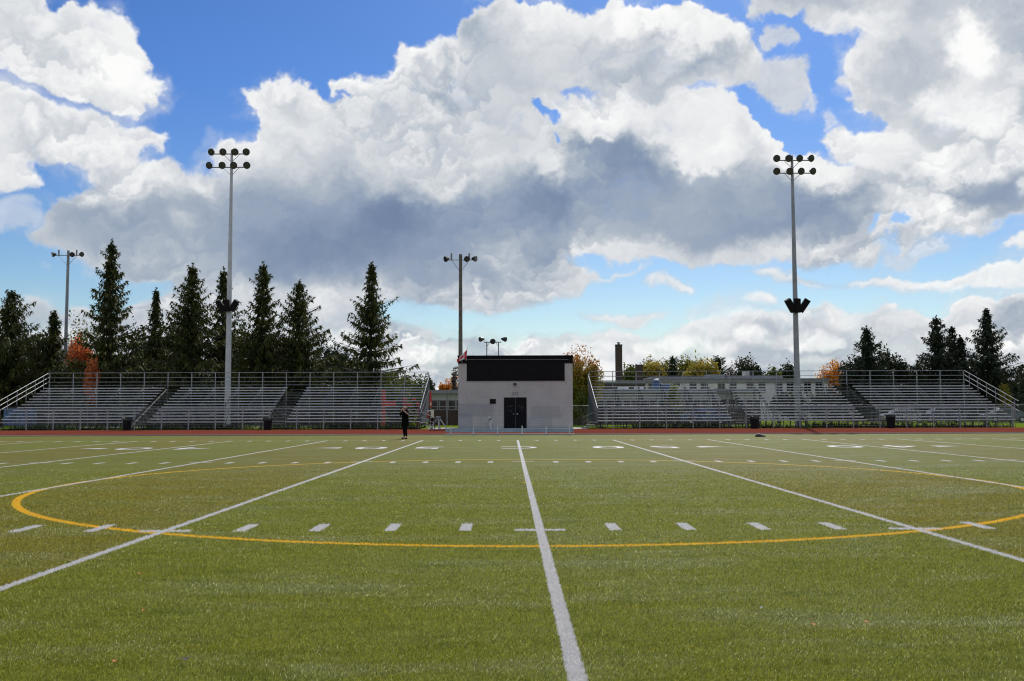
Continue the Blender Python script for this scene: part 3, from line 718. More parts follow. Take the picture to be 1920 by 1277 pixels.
# ---------------- bleachers ----------------
def bleacher(side,label):
    """side -1: left stand, +1: right stand. x measured outward from the middle of the field"""
    xi,xo=(6.9,39.2) if side<0 else (6.7,38.7)
    secs=[(6.9,17.15),(18.75,27.75),(29.1,39.2)] if side<0 else [(6.7,17.1),(18.4,27.3),(28.9,38.7)]
    root=empty('bleacher',(side*(xi+xo)/2,79,0),label,'bleachers','stands either side of the press box')
    Y0=75.0; rise=.231; run=.61; Z0=.62; NR=13
    def S(a): return side*a
    def bx(mb,a,b,*q):
        x0,x1=sorted((S(a),S(b))); mb.box(x0,x1,*q)
    cnt=0
    for k in range(NR):
        y=Y0+run*k; z=Z0+rise*k
        for (a,b) in secs:
            mb=MB()
            # two joined extrusions with a rounded nose
            bx(mb,a,b,y-.13,y+.13,z-.07,z)
            for e in (a,b):
                x0,x1=sorted((S(e)-.03,S(e)+.03)); mb.box(x0,x1,y-.07,y+.07,z-.055,z+.003,1)
            # seat brackets
            n=max(2,int((b-a)/1.95)); 
            mb.build('seat_plank',[M['alu'],M['steel']],root)
            cnt+=1
        mb=MB(); zf=z-.455
        if zf>.1:
            bx(mb,xi,xo,y+.16,y+.40,zf-.03,zf)
            mb.build('foot_plank',M['alud'],root)
    # aisle steps
    for (a,b) in ((secs[0][1],secs[1][0]),(secs[1][1],secs[2][0])):
        for k in range(0,NR):
            y=Y0+run*k; z=Z0+rise*k; mb=MB()
            bx(mb,a+.2,b-.2,y-.06,y+.14,z-.2,z-.17)
            mb.build('aisle_step',M['alud'],root)
    # raking frames
    nf=17; 
    for i in range(nf):
        xx=xi+.25+(xo-xi-.5)*i/(nf-1); X=S(xx)
        mb=MB()
        def T(p,q,r=.028): mb.tube((X,p[0],p[1]),(X,q[0],q[1]),r,r,4,cap=False)
        T((Y0-.35,.12),(Y0+run*12+.35,Z0+rise*12-.12),.04)
        for yy in (Y0+.2,Y0+2.1,Y0+4.2,Y0+6.2,Y0+7.9):
            zt=Z0+rise*(yy-Y0)/run-.12
            T((yy,0),(yy,max(.1,zt)),.032)
        T((Y0+2.1,.15),(Y0+4.2,1.9)); T((Y0+4.2,.15),(Y0+6.2,2.7)); T((Y0+6.2,.3),(Y0+7.9,3.3)); T((Y0-.2,.06),(Y0+8,.06),.035)
        # seat brackets: little angled risers below every plank
        for k in range(NR):
            y=Y0+run*k; z=Z0+rise*k
            mb.tube((X,y-.1,z-.05),(X,y+.16,z-.36),.022,.022,4,cap=False); mb.tube((X,y+.1,z-.05),(X,y-.08,z-.22),.02,.02,4,cap=False)
            mb.tube((X,y+.16,z-.40),(X,y+.45,z-.40),.025,.025,4,cap=False)
        mb.build('raking_frame',M['frame'],root)
        mb=MB(); mb.box(X-.2,X+.28,Y0+7.1,Y0+7.5,1.12,1.16)  # plate added to each frame so its sunlit top shows as a bright spot
        mb.build('glint_plate',M['alu'],root)
        if i<nf-1 and i%2==0:      # sway bracing at the back
            mb=MB(); X2=S(xx+(xo-xi-.5)/(nf-1))
            mb.tube((X,Y0+7.9,.2),(X2,Y0+7.9,3.0),.02,.02,4); mb.build('brace',M['frame'],root)
            mb=MB(); mb.tube((X2,Y0+6.2,.2),(X,Y0+6.2,2.5),.02,.02,4); mb.build('brace',M['frame'],root)
    # low cross clutter under the front rows
    # back guard: posts and four rails
    YB=83.1
    n=17
    for i in range(n):
        xx=xi+.05+(xo-xi-.1)*i/(n-1)
        mb=MB(); mb.box(S(xx)-.03,S(xx)+.03,YB-.03,YB+.03,2.4,4.70); mb.tube((S(xx),YB,2.5),(S(xx),YB,0),.03,.03,5,cap=False)
        mb.build('guard_post',M['steel'],root)
    for z in (4.68,4.27,3.90,3.62):
        mb=MB(); mb.tube((S(xi),YB-.04,z),(S(xo),YB-.04,z),.024,.024,8); mb.build('guard_rail',M['steel'],root)
    # outer sloping side guard
    za,zb=4.68,2.0; yF=74.4
    for d in (0,.38,.76):
        mb=MB(); mb.tube((S(xo+.03),YB,za-d),(S(xo+.03),yF,zb-d),.025,.025,8); mb.build('side_rail',M['steel'],root)
    for i in range(6):
        t=(i+.6)/6; y=YB+(yF-YB)*t; z=za+(zb-za)*t
        mb=MB(); mb.tube((S(xo+.03),y,z),(S(xo+.03),y,z-1.15),.026,.026,6); mb.build('side_post',M['steel'],root)
    # inner side guard: rails and close-set balusters
    for d in (0,1.15):
        mb=MB(); mb.tube((S(xi-.05),YB,4.45-d),(S(xi-.05),yF,1.55-d*.35),.028,.028,8); mb.build('side_rail',M['steel'],root)
    nb=60
    for i in range(nb+1):
        t=i/nb; y=YB+(yF-YB)*t; mb=MB()
        mb.tube((S(xi-.06),y,4.45-2.9*t),(S(xi-.06),y,3.30-3.05*t),.014,.014,4,cap=False)
        mb.build('baluster',M['alud'],root)
    # steel sheet closing the inner end below the guard
    mb=MB(); X=S(xi-.02); s_=.015
    mb.add([(X-s_,YB,.5),(X-s_,YB,4.3),(X-s_,yF+.5,1.3),(X-s_,yF+.5,.4),(X+s_,YB,.5),(X+s_,YB,4.3),(X+s_,yF+.5,1.3),(X+s_,yF+.5,.4)],
           [(0,1,2,3),(7,6,5,4),(0,4,5,1),(1,5,6,2),(2,6,7,3),(3,7,4,0)])
    mb.build('end_sheet',simple('blue_grey_sheet',(.07,.085,.11),.8,0,.1,2,spec=.1) if side<0 else bpy.data.materials['blue_grey_sheet'],root)
    # front rail with posts
    m=16
    for i in range(m):
        xx=xi+1.1+(xo-xi-1.6)*i/(m-1)
        mb=MB(); mb.box(S(xx)-.035,S(xx)+.035,74.22,74.29,0,1.60); mb.build('front_post',M['steel'],root)
    for z in (1.60,):
        mb=MB(); mb.tube((S(xi+.9),74.26,z),(S(xo-.4),74.26,z),.024,.024,8); mb.build('front_rail',M['steel'],root)
    mb=MB(); mb.tube((S(xi+.9),74.3,.60),(S(xo-.4),74.3,.60),.02,.02,8); mb.build('front_rail',M['steel'],root)
    # end steps
    for j in range(3):
        mb=MB(); bx(mb,xi-1.15+.28*j,xi-.55+.28*j,74.6,74.95,.10+.19*j,.14+.19*j); mb.build('entry_step',M['alu'],root)
    mb=MB()
    for yy in (74.45,75.05):
        mb.path([(S(xi-1.15),yy,.0),(S(xi-1.15),yy,.85),(S(xi+.1),yy,1.40)],.022,6)
        mb.path([(S(xi-1.15),yy,.45),(S(xi+.1),yy,.95)],.018,6)
    mb.build('entry_handrail',M['frame'],root)
    return root
bleacher(-1,'aluminium bleachers on the left with dark spruces behind them')
bleacher(1,'aluminium bleachers on the right in front of the long school')

# ---------------- press box ----------------
PY=76.0
pb=empty('press_box',(0.42,PY+2.5,0),'grey painted two-storey press box with black upper band between the stands','building')
x0,x1=(859-956)/FPX*PY,(1073-956)/FPX*PY+.02; H=CAMH+(768-667)/FPX*PY; D_=5.2
mb=MB(); mb.box(x0,x1,PY,PY+D_,0,H-.60); mb.build('wall',M['block'],pb)
mb=MB(); mb.box(x0-.03,x1+.03,PY-.05,PY+D_+.05,H-.60,H-.06); mb.build('fascia',M['black'],pb)
mb=MB(); mb.box(x0-.07,x1+.07,PY-.10,PY+D_+.1,H-.06,H+.02); mb.build('roof',M['bin'],pb)
def pz(y,D=PY): return CAMH+(768-y)/FPX*D
def pxx(x,D=PY): return (x-956)/FPX*D
mb=MB(); mb.box(pxx(875),pxx(1058.5),PY-.04,PY+.01,pz(713),H-.602); wp=mb.build('shutter_band',M['black'],pb)
mb=MB(); mb.box(pxx(875)-.02,pxx(1058.5)+.02,PY-.07,PY-.002,pz(713)-.05,pz(713)); mb.build('sill',M['bin'],pb)
for q in (0,1,2,3):
    xa=pxx(877)+(pxx(1056.5)-pxx(877))*q/4; xb=pxx(877)+(pxx(1056.5)-pxx(877))*(q+1)/4-.03
    mb=MB(); mb.box(xa,xb,PY-.055,PY-.042,pz(711.5),H-.65); mb.build('shutter',M['bin'],wp)
mb=MB(); mb.tube((pxx(868),PY-.075,pz(674)),(pxx(1066),PY-.075,pz(674.5)),.014,.014,6); mb.tube((pxx(866),PY-.07,pz(673)),(pxx(866),PY-.07,pz(682)),.02,.02,6); mb.build('conduit',M['steel'],pb)
for i,(a,b) in enumerate(((945.5,965.5),(966,986))):
    mb=MB(); mb.box(pxx(a),pxx(b),PY-.03,PY+.02,.02,pz(746)); d=mb.build('door',M['bin'],pb,bevel=.006)
    rs=random.Random(5+i); g=MB()
    for k in range(9 if i else 11):
        cx=pxx(a+3+rs.random()*13); cz=1.25+rs.random()*.55; pts=[]
        for j in range(4): pts.append((cx+rs.uniform(-.1,.1),PY-.037,cz+rs.uniform(-.09,.09)))
        g.path(pts,.006,4)
    g.build('graffiti',simple('pale_scribble',(.10,.10,.11),.7) if i==0 else bpy.data.materials['pale_scribble'],d)
    mb=MB(); hx=pxx(969.5) if i else pxx(962.5)
    mb.lathe((hx,PY-.03,1.12),(0,-1,0),[(.05,0),(.05,.03),(.03,.05)],10); mb.build('handle',M['white'] if i else M['steel'],d)
mb=MB(); mb.box(pxx(944.6),pxx(945.4),PY-.035,PY+.01,0,pz(745.2)); mb.box(pxx(986.1),pxx(986.9),PY-.035,PY+.01,0,pz(745.2)); mb.box(pxx(945.4),pxx(986.1),PY-.035,PY+.01,pz(745.9),pz(745.2)); mb.build('door_frame',M['black'],pb)
mb=MB(); mb.box(pxx(918),pxx(929.5),PY-.02,PY+.01,pz(757),pz(748)); v=mb.build('vent',M['bin'],pb)
mb=MB()
for k in range(4): mb.box(pxx(918.5),pxx(929),PY-.035,PY-.021,pz(756)+k*.085,pz(756)+k*.085+.02)
mb.build('louvre',M['dark'],v)
mb=MB(); mb.box(pxx(962.5),pxx(968),PY-.14,PY,pz(723),pz(718.5)); wl=mb.build('wall_lamp',M['dark'],pb,bevel=.01)
mb=MB(); mb.box(pxx(963.2),pxx(967.3),PY-.13,PY-.02,pz(723.6),pz(723.05)); mb.build('lens',M['cream'],wl)
flat_text('house_number','223',.36,(pxx(965.5),PY-.012,pz(738.5)),0,simple('faded_paint',(.20,.20,.25),.7),pb,rx=math.pi/2,ext=.004)
# roof hatch
# rooftop flood light rack
rk=empty('floodlight_rack',(pxx(923),PY+2,H),'small rack of three floodlights on two posts above the press box roof','floodlights')
DR=PY+2
for xq in (912.5,934.5):
    mb=MB(); mb.tube((pxx(xq,DR),DR,H),(pxx(xq,DR),DR,pz(641,DR)),.045,.045,8); mb.tube((pxx(xq,DR),DR,pz(650,DR)),(pxx(xq+(5 if xq<920 else -5),DR),DR,pz(642,DR)),.018,.018,5); mb.build('post',M['steel'],rk)
mb=MB(); mb.tube((pxx(907,DR),DR,pz(641.5,DR)),(pxx(940,DR),DR,pz(641.5,DR)),.04,.04,8); mb.build('crossbar',M['steel'],rk)
def flood_box(parent,c,direction,w=.28,d=.34,mat='dark'):
    c=Vector(c); dr=Vector(direction).normalized(); a=dr.orthogonal().normalized(); b=dr.cross(a)
    mb=MB(); n=8; P=[]
    mb.lathe(c-dr*d*.5,dr,[(w*.35,0),(w*.62,d*.35),(w,d),(w*.97,d+.02)],8)
    h=mb.build('lamp_housing',M[mat],parent)
    mb=MB(); mb.lathe(c+dr*(d*.5+.015),dr,[(w*.88,0),(w*.88,.02)],8); mb.build('lens',M['glassdark'],h)
    return h
flood_box(rk,(pxx(904,DR),DR-.2,pz(636,DR)),(-.7,-.7,-.15),.21,.42); flood_box(rk,(pxx(944,DR),DR-.2,pz(636,DR)),(.75,-.6,-.15),.21,.42)
flood_box(rk,(pxx(924,DR),DR-.25,pz(639.5,DR)),(0,-1,-.35),.24,.34)
# ---------------- field light poles ----------------
def light_mast(px_base,px_top,ytop,D,heads,arms,mat,label,speaker_y,rot):
    b=at(px_base,800,D); b.z=0; t=at(px_top,ytop,D); b.x=t.x=(at(px_base,560,D).x)
    root=empty('light_mast',b,label,'light mast','tall floodlight masts behind the stands')
    mb=MB()
    n=10; H_=t.z; prof=[(.31,0),(.29,.3),(.27,.5),(.265,3),(.20,H_*.55),(.11,H_)]
    mb.lathe(b,(0,0,1),[(.40,0),(.40,.04)]+[(r,max(h,.05)) for r,h in prof],n); mb.build('pole',mat,root,smooth=False)
    for (ay,hx) in zip(arms,heads):
        z=at(px_top,ay,D).z
        xs=[at(q,ay,D).x for q in hx]; 
        mb=MB(); mb.tube((min(xs),D-.12,z-.12),(max(xs),D-.12,z-.12),.05,.05,8)
        xm=b.x; mb.tube((xm-.75,D-.12,z-.12),(xm,D-.05,z-.85),.025,.025,6); mb.tube((xm+.75,D-.12,z-.12),(xm,D-.05,z-.85),.025,.025,6)
        mb.build('crossarm',M['steel'],root)
        for i,x in enumerate(xs):
            ex=rot[i]
            dr=Vector((ex,-1,-.30)).normalized(); c=Vector((x,D-.35,z))
            mb=MB(); mb.lathe(c-dr*.30,dr,[(.09,-.18),(.11,0),(.21,.06),(.29,.18),(.325,.28),(.315,.30)],20); h=mb.build('lamp_housing',M['dark'],root,smooth=False)
            mb=MB(); mb.lathe(c+dr*.005,dr,[(.27,0),(.26,.015),(.12,.03),(.05,.035)],18); mb.build('lens',M['glassdark'],h)
            mb=MB(); mb.tube(c-dr*.42+Vector((0,0,.02)),(x,D-.12,z-.12),.035,.035,6); mb.build('bracket',M['steel'],h)
    zc=at(px_base,572,D).z+speaker_y
    for (ox,tilt,yaw) in ((-.62,-32,-.6),(.0,-3,0),(.62,32,.6)):
        tt=R(tilt); upv=Vector((math.sin(tt),-.25,math.cos(tt))).normalized(); side=Vector((math.cos(tt),0,-math.sin(tt))); side=(side-upv*side.dot(upv)).normalized(); fw=upv.cross(side)
        mb=MB(); c=Vector((b.x+ox*.95,D-.55,zc)); sc_=.84 if px_base<900 else 1.0; mb.obox(c,side,fw,upv,.26*sc_,.22,.62*sc_)
        s=mb.build('speaker',M['black'],root,bevel=.03)
        mb=MB(); mb.obox(c-fw*.235,side,fw,upv,.21*sc_,.012,.55*sc_); mb.build('grille',M['bin'],s)
        mb=MB(); mb.tube(c,(b.x,D-.2,zc),.04,.04,6); mb.build('bracket',M['steel'],s)
    mb=MB(); mb.box(b.x-.3,b.x+.3,D-.35,D-.2,zc-.1,zc+.1); mb.build('mounting_plate',M['black'],root)
    return root
light_mast(430,432.5,281,85.5,[(398,420,442.5,463.5),(394,418.5,440,464.5)],(287,312),M['pole'],'pale grey floodlight mast on the left with eight round lamps, in front of the spruces',-.1,(-.25,0,.05,.1))
light_mast(1491,1481.5,292,85.5,[(1454.5,1477,1497.5,1519.5),(1454.5,1479,1500.5,1523)],(299,323),M['pole2'],'grey floodlight mast on the right with eight round lamps and black speakers against clouds',-.1,(-.05,-.1,.15,.45))
def wood_mast(px_base,px_top,ytop,D,label,mat):
    x=at(px_base,600,D).x; t=at(px_top,ytop,D); b=Vector((x,D,0))
    root=empty('pole_light',b,label,'pole light','older poles with three floodlights')
    mb=MB(); mb.lathe(b,(0,0,1),[(.24,0),(.22,2),(.15,t.z)],10); mb.build('pole',mat,root)
    z=t.z-.55; a=1.25*D/100
    mb=MB(); mb.tube((x-a,D-.1,z),(x+a,D-.1,z),.045,.045,6)
    mb.tube((x-a*.75,D-.1,z),(x,D-.1,z-1.15),.025,.025,5); mb.tube((x+a*.75,D-.1,z),(x,D-.1,z-1.15),.025,.025,5); mb.build('crossarm',M['steel'],root)
    for ox,dr in ((-a-.12,(-.8,-.6,-.3)),(.55,(.3,-1,-.3)),(a+.12,(.8,-.5,-.1))):
        h=flood_box(root,(x+ox,D-.2,z+.1),dr,.30,.42)
    for ox in (-a*.75,a*.72):
        mb=MB(); mb.lathe((x+ox,D-.1,z+.05),(0,0,1),[(.09,0),(.09,.55),(.05,.6)],8); mb.build('ballast',M['steel'],root)
    return root
wood_mast(124.5,130,470,108,'grey pole with three floodlights at the far left beyond the spruces',M['pole2'])
wood_mast(863.5,862,477,92,'dark weathered wooden pole with three floodlights behind the press box',M['wood'])
# ---------------- school buildings ----------------
def wx(p,D): return (p-956)/FPX*D
def wz(p,D): return CAMH+(768-p)/FPX*D
# low wing right behind the press box and the right stand
DW=96.0
lw=empty('school_wing',(9,DW+5,0),'low flat-roofed wing with grey panels, window strip and brown brick base behind the press box','building')
xa,xb=wx(803,DW),wx(1425,DW); zt=wz(731,DW)
mb=MB(); mb.box(xa,xb,DW,DW+9,0,wz(768,DW)-.02); mb.build('brick_base',M['brick_dark'],lw)
mb=MB(); mb.box(xa+.05,xb-.05,DW+.12,DW+8.9,wz(768,DW)-.02,wz(750,DW)); mb.build('window_strip',M['window'],lw)
mb=MB(); mb.box(xa,xb,DW-.02,DW+9,wz(750,DW),zt-.35); mb.build('wall_panel',M['panel'],lw)
mb=MB(); mb.box(xa-.3,xb+.3,DW-.35,DW+9.3,zt-.35,zt); mb.build('roof',M['fascia'],lw)
x=xa+.25; i=0
while x<xb-1.4:
    mb=MB(); z0=wz(768,DW)-.02; z1=wz(750,DW)
    for (u,v_) in ((x,x+.05),(x+.66,x+.71),):
        mb.box(u,v_,DW+.04,DW+.11,z0,z1)
    mb.box(x+.05,x+.66,DW+.05,DW+.10,z0,z0+.05); mb.box(x+.05,x+.66,DW+.05,DW+.10,z0+.30,z0+.35); mb.box(x+.05,x+.66,DW+.05,DW+.10,z1-.05,z1)
    mb.build('window_frame',M['trim'],lw)
    if i%2==1:
        mb=MB(); mb.box(x+.74,x+.86,DW-.05,DW+.03,0.0,zt-.36); mb.build('pilaster',M['concrete'],lw)
    x+=.80 if i%2==0 else .92
    i+=1
for p in (1163,1173,1194,1201):
    mb=MB(); c=(wx(p,DW+3),DW+3,zt); mb.lathe(c,(0,0,1),[(.30,0),(.30,.25),(.22,.33),(.05,.36)],10); mb.build('roof_vent',M['white'],lw,smooth=True)
mb=MB(); c=(wx(1231,DW+4),DW+4,zt); mb.lathe(c,(0,0,1),[(.42,0),(.42,.9),(.3,1.0)],14); rt=mb.build('water_tank',M['blue'],lw); 
mb=MB(); mb.lathe((c[0],c[1],zt+1.0),(0,0,1),[(.34,0),(.3,.12),(.1,.16)],14); mb.build('tank_cap',M['white'],rt)
mb=MB(); mb.box(wx(1238,DW+4),wx(1256,DW+4),DW+3.7,DW+4.8,zt,zt+.62); mb.build('roof_unit',M['blue'],lw,bevel=.03)
# main school
DS=132.0
ms=empty('school_building',(30,DS+8,0),'long buff school building with paired windows behind the right stand','building')
xa,xb=wx(1210,DS),wx(1552,DS); zt=wz(711,DS)
mb=MB(); mb.box(xa,xb,DS,DS+14,0,zt-.55); mb.build('wall',M['brick_light'],ms)
mb=MB(); mb.box(xa-.1,xb+.1,DS-.12,DS+14,zt-.55,zt-.12); mb.build('fascia',simple('tan_fascia',(.30,.285,.27),.7,0,.08,1),ms)
mb=MB(); mb.box(xa-.18,xb+.18,DS-.2,DS+14.2,zt-.12,zt); mb.build('coping',M['fascia'],ms)
mb=MB(); mb.box(wx(1226,DS),wx(1340,DS),DS+2,DS+12,zt,wz(706.5,DS)); mb.build('roof_upstand',M['fascia'],ms)
mb=MB(); mb.box(wx(1372,DS),wx(1475,DS),DS+2,DS+12,zt,wz(706,DS)); mb.build('roof_upstand',M['roofgrey'],ms)
for p in (1222,1249,1268,1299,1320,1352,1374,1406,1428,1460,1481,1513.5,1535):
    xc=wx(p,DS); w2=.44
    za,zb=wz(737,DS),wz(718.8,DS)
    if p<1275: za=wz(724,DS) if p>1240 else wz(729,DS)
    mb=MB(); mb.box(xc-w2-.06,xc+w2+.06,DS-.05,DS+.02,za-.06,zb+.06); f=mb.build('window',M['trim'],ms)
    mb=MB(); rows=3 if za<wz(733,DS) else (1 if p>1240 else 2)
    zz=zb
    hs_=[.42,.36,.42][:rows]
    for h in hs_:
        for s in (-1,1):
            a,b=sorted((xc+s*.03,xc+s*w2)); mb.box(a,b,DS-.07,DS-.052,max(za,zz-h),zz)
        zz-=h+.06
    mb.build('pane',M['window'],f)
mb=MB(); mb.box(wx(1337,DS),wx(1369,DS),DS+3,DS+6,zt,wz(702,DS)); mb.build('plant_room',M['roofgrey'],ms)
mb=MB(); mb.box(wx(1411,DS),wx(1419,DS),DS+4,DS+6,zt,wz(695,DS)); mb.box(wx(1419.2,DS),wx(1428,DS),DS+4,DS+6,zt,wz(694.5,DS),1); mb.build('air_conditioner',[M['panel'],M['dark']],ms)
DB=128.0
bw=empty('boiler_house',(wx(1165,DB),DB+5,0),'dark brown brick boiler house with a tall chimney and a shorter stack','building')
mb=MB(); mb.box(wx(1100,DB),wx(1210,DB)-.05,DB,DB+10,0,wz(719,DB)); mb.build('wall',M['brick_dark'],bw)
mb=MB(); mb.box(wx(1100,DB)-.1,wx(1210,DB)-.05,DB-.1,DB+10,wz(719,DB),wz(715.5,DB)); mb.build('roof',M['fascia'],bw)
mb=MB(); mb.box(wx(1155,DB+2),wx(1167,DB+2),DB+2,DB+2.9,wz(715.5,DB),wz(648,DB+2)); ch=mb.build('chimney',M['brick_dark'],bw)
mb=MB(); mb.box(wx(1155,DB+2)-.04,wx(1167,DB+2)+.04,DB+1.96,DB+2.94,wz(648,DB+2),wz(647,DB+2)+.05); mb.build('chimney_cap',M['dark'],ch)
mb=MB(); mb.lathe((wx(1161,DB+2),DB+2.45,wz(647,DB+2)+.05),(0,0,1),[(.17,0),(.17,.25),(.25,.27),(.25,.32),(.05,.42)],10); mb.build('flue',M['steel'],ch)
mb=MB(); mb.box(wx(1193,DB+1),wx(1206,DB+1),DB+1,DB+2.2,wz(715.5,DB),wz(684.5,DB+1)); mb.build('stack',M['brick_dark'],bw)
# distant house left of the press box
hd=empty('house',(wx(812,150),155,0),'distant white gabled house beside the orange trees','house')
mb=MB(); mb.box(wx(798,150),wx(820,150),150,158,0,wz(731,150)); mb.build('wall',M['cream'],hd)
mb=MB(); a,b=wx(796,150),wx(824,150); z0,z1=wz(731,150),wz(724,150)
mb.add([(a,149.6,z0),(b,149.6,z0),(b,158.4,z0),(a,158.4,z0),(a+1,154,z1),(b-1,154,z1)],[(0,1,5,4),(3,4,5,2),(1,2,5),(0,4,3),(0,3,2,1)]); mb.build('roof',simple('pale_roof',(.5,.5,.5),.6),hd)
# ---------------- chain link fence ----------------
FY=87.5
def fence(x0,x1,y,label):
    root=empty('chain_link_fence',((x0+x1)/2,y,0),label,'fence','chain link fences')
    n=max(2,int((x1-x0)/3)); 
    for i in range(n+1):
        xx=x0+(x1-x0)*i/n; mb=MB(); mb.tube((xx,y,0),(xx,y,1.85),.035,.035,6); mb.build('post',M['steel'],root)
    mb=MB(); mb.tube((x0,y,1.80),(x1,y,1.80),.022,.022,6); mb.tube((x0,y,.08),(x1,y,.08),.012,.012,4); mb.build('top_rail',M['steel'],root)
    mb=MB(); st_=.14; k=0; xx=x0
    while xx<x1-.01:
        a=min(1.7,x1-xx); mb.tube((xx,y,.08),(xx+a,y,.08+a),.0045,.0045,3,cap=False); mb.tube((xx+a,y,.08),(xx,y,.08+a),.0045,.0045,3,cap=False); xx+=st_
    mb.build('wire_mesh',M['steel'],root)
fence(-44,-9.5,FY,'chain link fence running behind the left bleachers')
fence(5.2,8.4,84.5,'short chain link fence between the press box and right bleachers')
fence(8.6,60,FY,'chain link fence running behind the right bleachers')
# ---------------- small things ----------------
def bin_(px,D,label,hh=.93):
    x=wx(px,D); root=empty('trash_can',(x,D,0),label,'trash can','black bins along the front of the stands')
    mb=MB(); mb.lathe((x,D,0),(0,0,1),[(.27,0),(.29,.03),(.31,hh*.5),(.33,hh-.12),(.33,hh-.06)],18); mb.build('drum',M['bin'],root,smooth=False)
    mb=MB(); mb.lathe((x,D,hh-.08),(0,0,1),[(.345,0),(.35,.03),(.345,.06)],18); mb.build('rim',M['black'],root)
    rs=random.Random(px); mb=MB()
    P=[]; n=14
    for k in range(n):
        t=2*math.pi*k/n; rr=.352+rs.uniform(0,.03); P.append((x+math.cos(t)*rr,D+math.sin(t)*rr,hh+rs.uniform(-.05,.03)))
    Q=[(x+math.cos(2*math.pi*k/n)*.3,D+math.sin(2*math.pi*k/n)*.3,hh-.02+rs.uniform(-.02,.05)) for k in range(n)]
    c=(x,D,hh-.1)
    Bm=[(p[0],p[1],p[2]-.16-rs.uniform(0,.06)) for p in P]
    mb.add(P+Q+[c]+Bm,[(k,(k+1)%n,n+(k+1)%n,n+k) for k in range(n)]+[(n+k,n+(k+1)%n,2*n) for k in range(n)]+[(2*n+1+k,2*n+1+(k+1)%n,(k+1)%n,k) for k in range(n)])
    mb.build('bin_liner',simple('black_bag',(.012,.012,.014),.22,0,.2,8) if 'black_bag' not in bpy.data.materials else bpy.data.materials['black_bag'],root)
bin_(241,73.6,'black bin at the left aisle of the left bleachers',.92); bin_(503.5,73.6,'black bin at the right aisle of the left bleachers',.9)
bin_(1413,73.6,'black bin at the left aisle of the right bleachers',.93); bin_(1668,73.6,'black bin at the far right aisle of the right bleachers',1.0)
# players' bench
BD=55.0
bench=empty('bench',(0,BD,0),'long aluminium players bench with backboard in front of the press box','bench')
def bz(y): return CAMH+(768-y)/FPX*BD
xa,xb=wx(835,BD),wx(1075,BD)
mb=MB(); mb.box(xa,xb,BD+.12,BD+.155,bz(810),bz(803.3)); mb.build('backrest',simple('blue_grey_aluminium',(.26,.33,.42),.45,.3,.1,2),bench,bevel=.006)
mb=MB(); mb.box(xa,xb,BD-.20,BD+.08,bz(814.2),bz(812.4)); mb.build('seat',M['alu'],bench,bevel=.008)
for p in (845,887.5,932.5,978.5,1023.5,1067):
    x=wx(p,BD); mb=MB(); mb.box(x-.035,x+.035,BD+.06,BD+.115,0,bz(798.5)); mb.box(x-.03,x+.03,BD-.2,BD+.06,bz(816),bz(814.3)); mb.box(x-.03,x+.03,BD-.19,BD-.14,0,bz(816)); mb.build('leg',M['alu'],bench,bevel=.005)
# tripods
def tripod(px,D,top,spread,label,head):
    x=wx(px,D); root=empty('tripod_stand',(x,D,0),label,'stand','small three-legged stands near the press box')
    for (sx,sy) in spread:
        mb=MB(); c=Vector((x+sx*.03,D+sy*.03,top)); b=Vector((x+sx,D+sy,0)); d=(b-c).normalized(); s=d.orthogonal().normalized()
        mb.obox((c+b)/2,s,d.cross(s),d,.04,.025,(b-c).length/2); mb.build('leg',M['trim'],root)
    mb=MB()
    if head=='cap': mb.lathe((x,D,top-.12),(0,0,1),[(.17,0),(.20,.05),(.20,.13),(.1,.17)],12); mb.build('cap',M['steel'],root)
    else:
        mb.obox((x-.03,D-.05,top+.06),Vector((.8,0,-.5)).normalized(),Vector((0,1,0)),Vector((.5,0,.8)).normalized(),.12,.12,.045); mb.build('cap',M['white'],root)
        mb=MB(); mb.lathe((x+.02,D-.05,top-.20),(0,0,1),[(.06,0),(.07,.1),(.05,.18)],10); mb.build('joint',M['bin'],root)
        mb=MB(); mb.box(x-.01,x+.09,D-.3,D-.24,0,top-.12); mb.build('centre_post',M['white'],root)
tripod(822,74.8,.92,((-.62,-.15),(.05,-.45),(.66,-.1),(.1,.5)),'grey tripod stand between the left bleachers and the press box','cap')
tripod(919,75.2,.82,((-.48,-.1),(.35,-.15),(.1,.5)),'white tripod stand leaning by the press box left of its doors','tilt')
# cabinet on post, extinguisher, closed umbrella
cb_=empty('control_box',(wx(808.5,75.6),75.6,0),'cream control box on a black post at the end of the left bleachers','control box')
x=wx(808.5,75.6)
mb=MB(); mb.box(x-.02,x+.20,75.55,75.75,wz(783,75.6),wz(768,75.6)); b=mb.build('box',M['cream'],cb_,bevel=.012)
mb=MB(); mb.box(x+.02,x+.16,75.54,75.549,wz(781,75.6),wz(770,75.6)); mb.build('door',M['cream'],b)
mb=MB(); mb.box(x-.17,x-.021,75.58,75.7,wz(770.4,75.6),wz(768.6,75.6)); mb.build('hood',M['cream'],cb_)
mb=MB(); mb.box(x-.02,x+.14,75.62,75.74,0,wz(783,75.6)-.005); mb.build('post',M['bin'],cb_)
fe=empty('fire_extinguisher',(wx(802.5,75.5),75.5,wz(782,75.5)),'small red fire extinguisher hung beside the cream control box','fire extinguisher')
x=wx(802.5,75.5); z0=wz(783,75.5)
mb=MB(); mb.lathe((x,75.5,z0),(0,0,1),[(.07,0),(.085,.03),(.085,.32),(.05,.40),(.03,.42)],14); mb.build('cylinder',M['red'],fe,smooth=True)
mb=MB(); mb.lathe((x,75.5,z0+.42),(0,0,1),[(.03,0),(.05,.05),(.05,.12),(.02,.15)],10); mb.tube((x,75.5,z0+.52),(x-.09,75.5,z0+.50),.018,.018,6); mb.build('valve',M['white'],fe)
um=empty('closed_umbrella',(wx(807,86),86,0),'closed red and white umbrella upright behind the end of the left bleachers','umbrella')
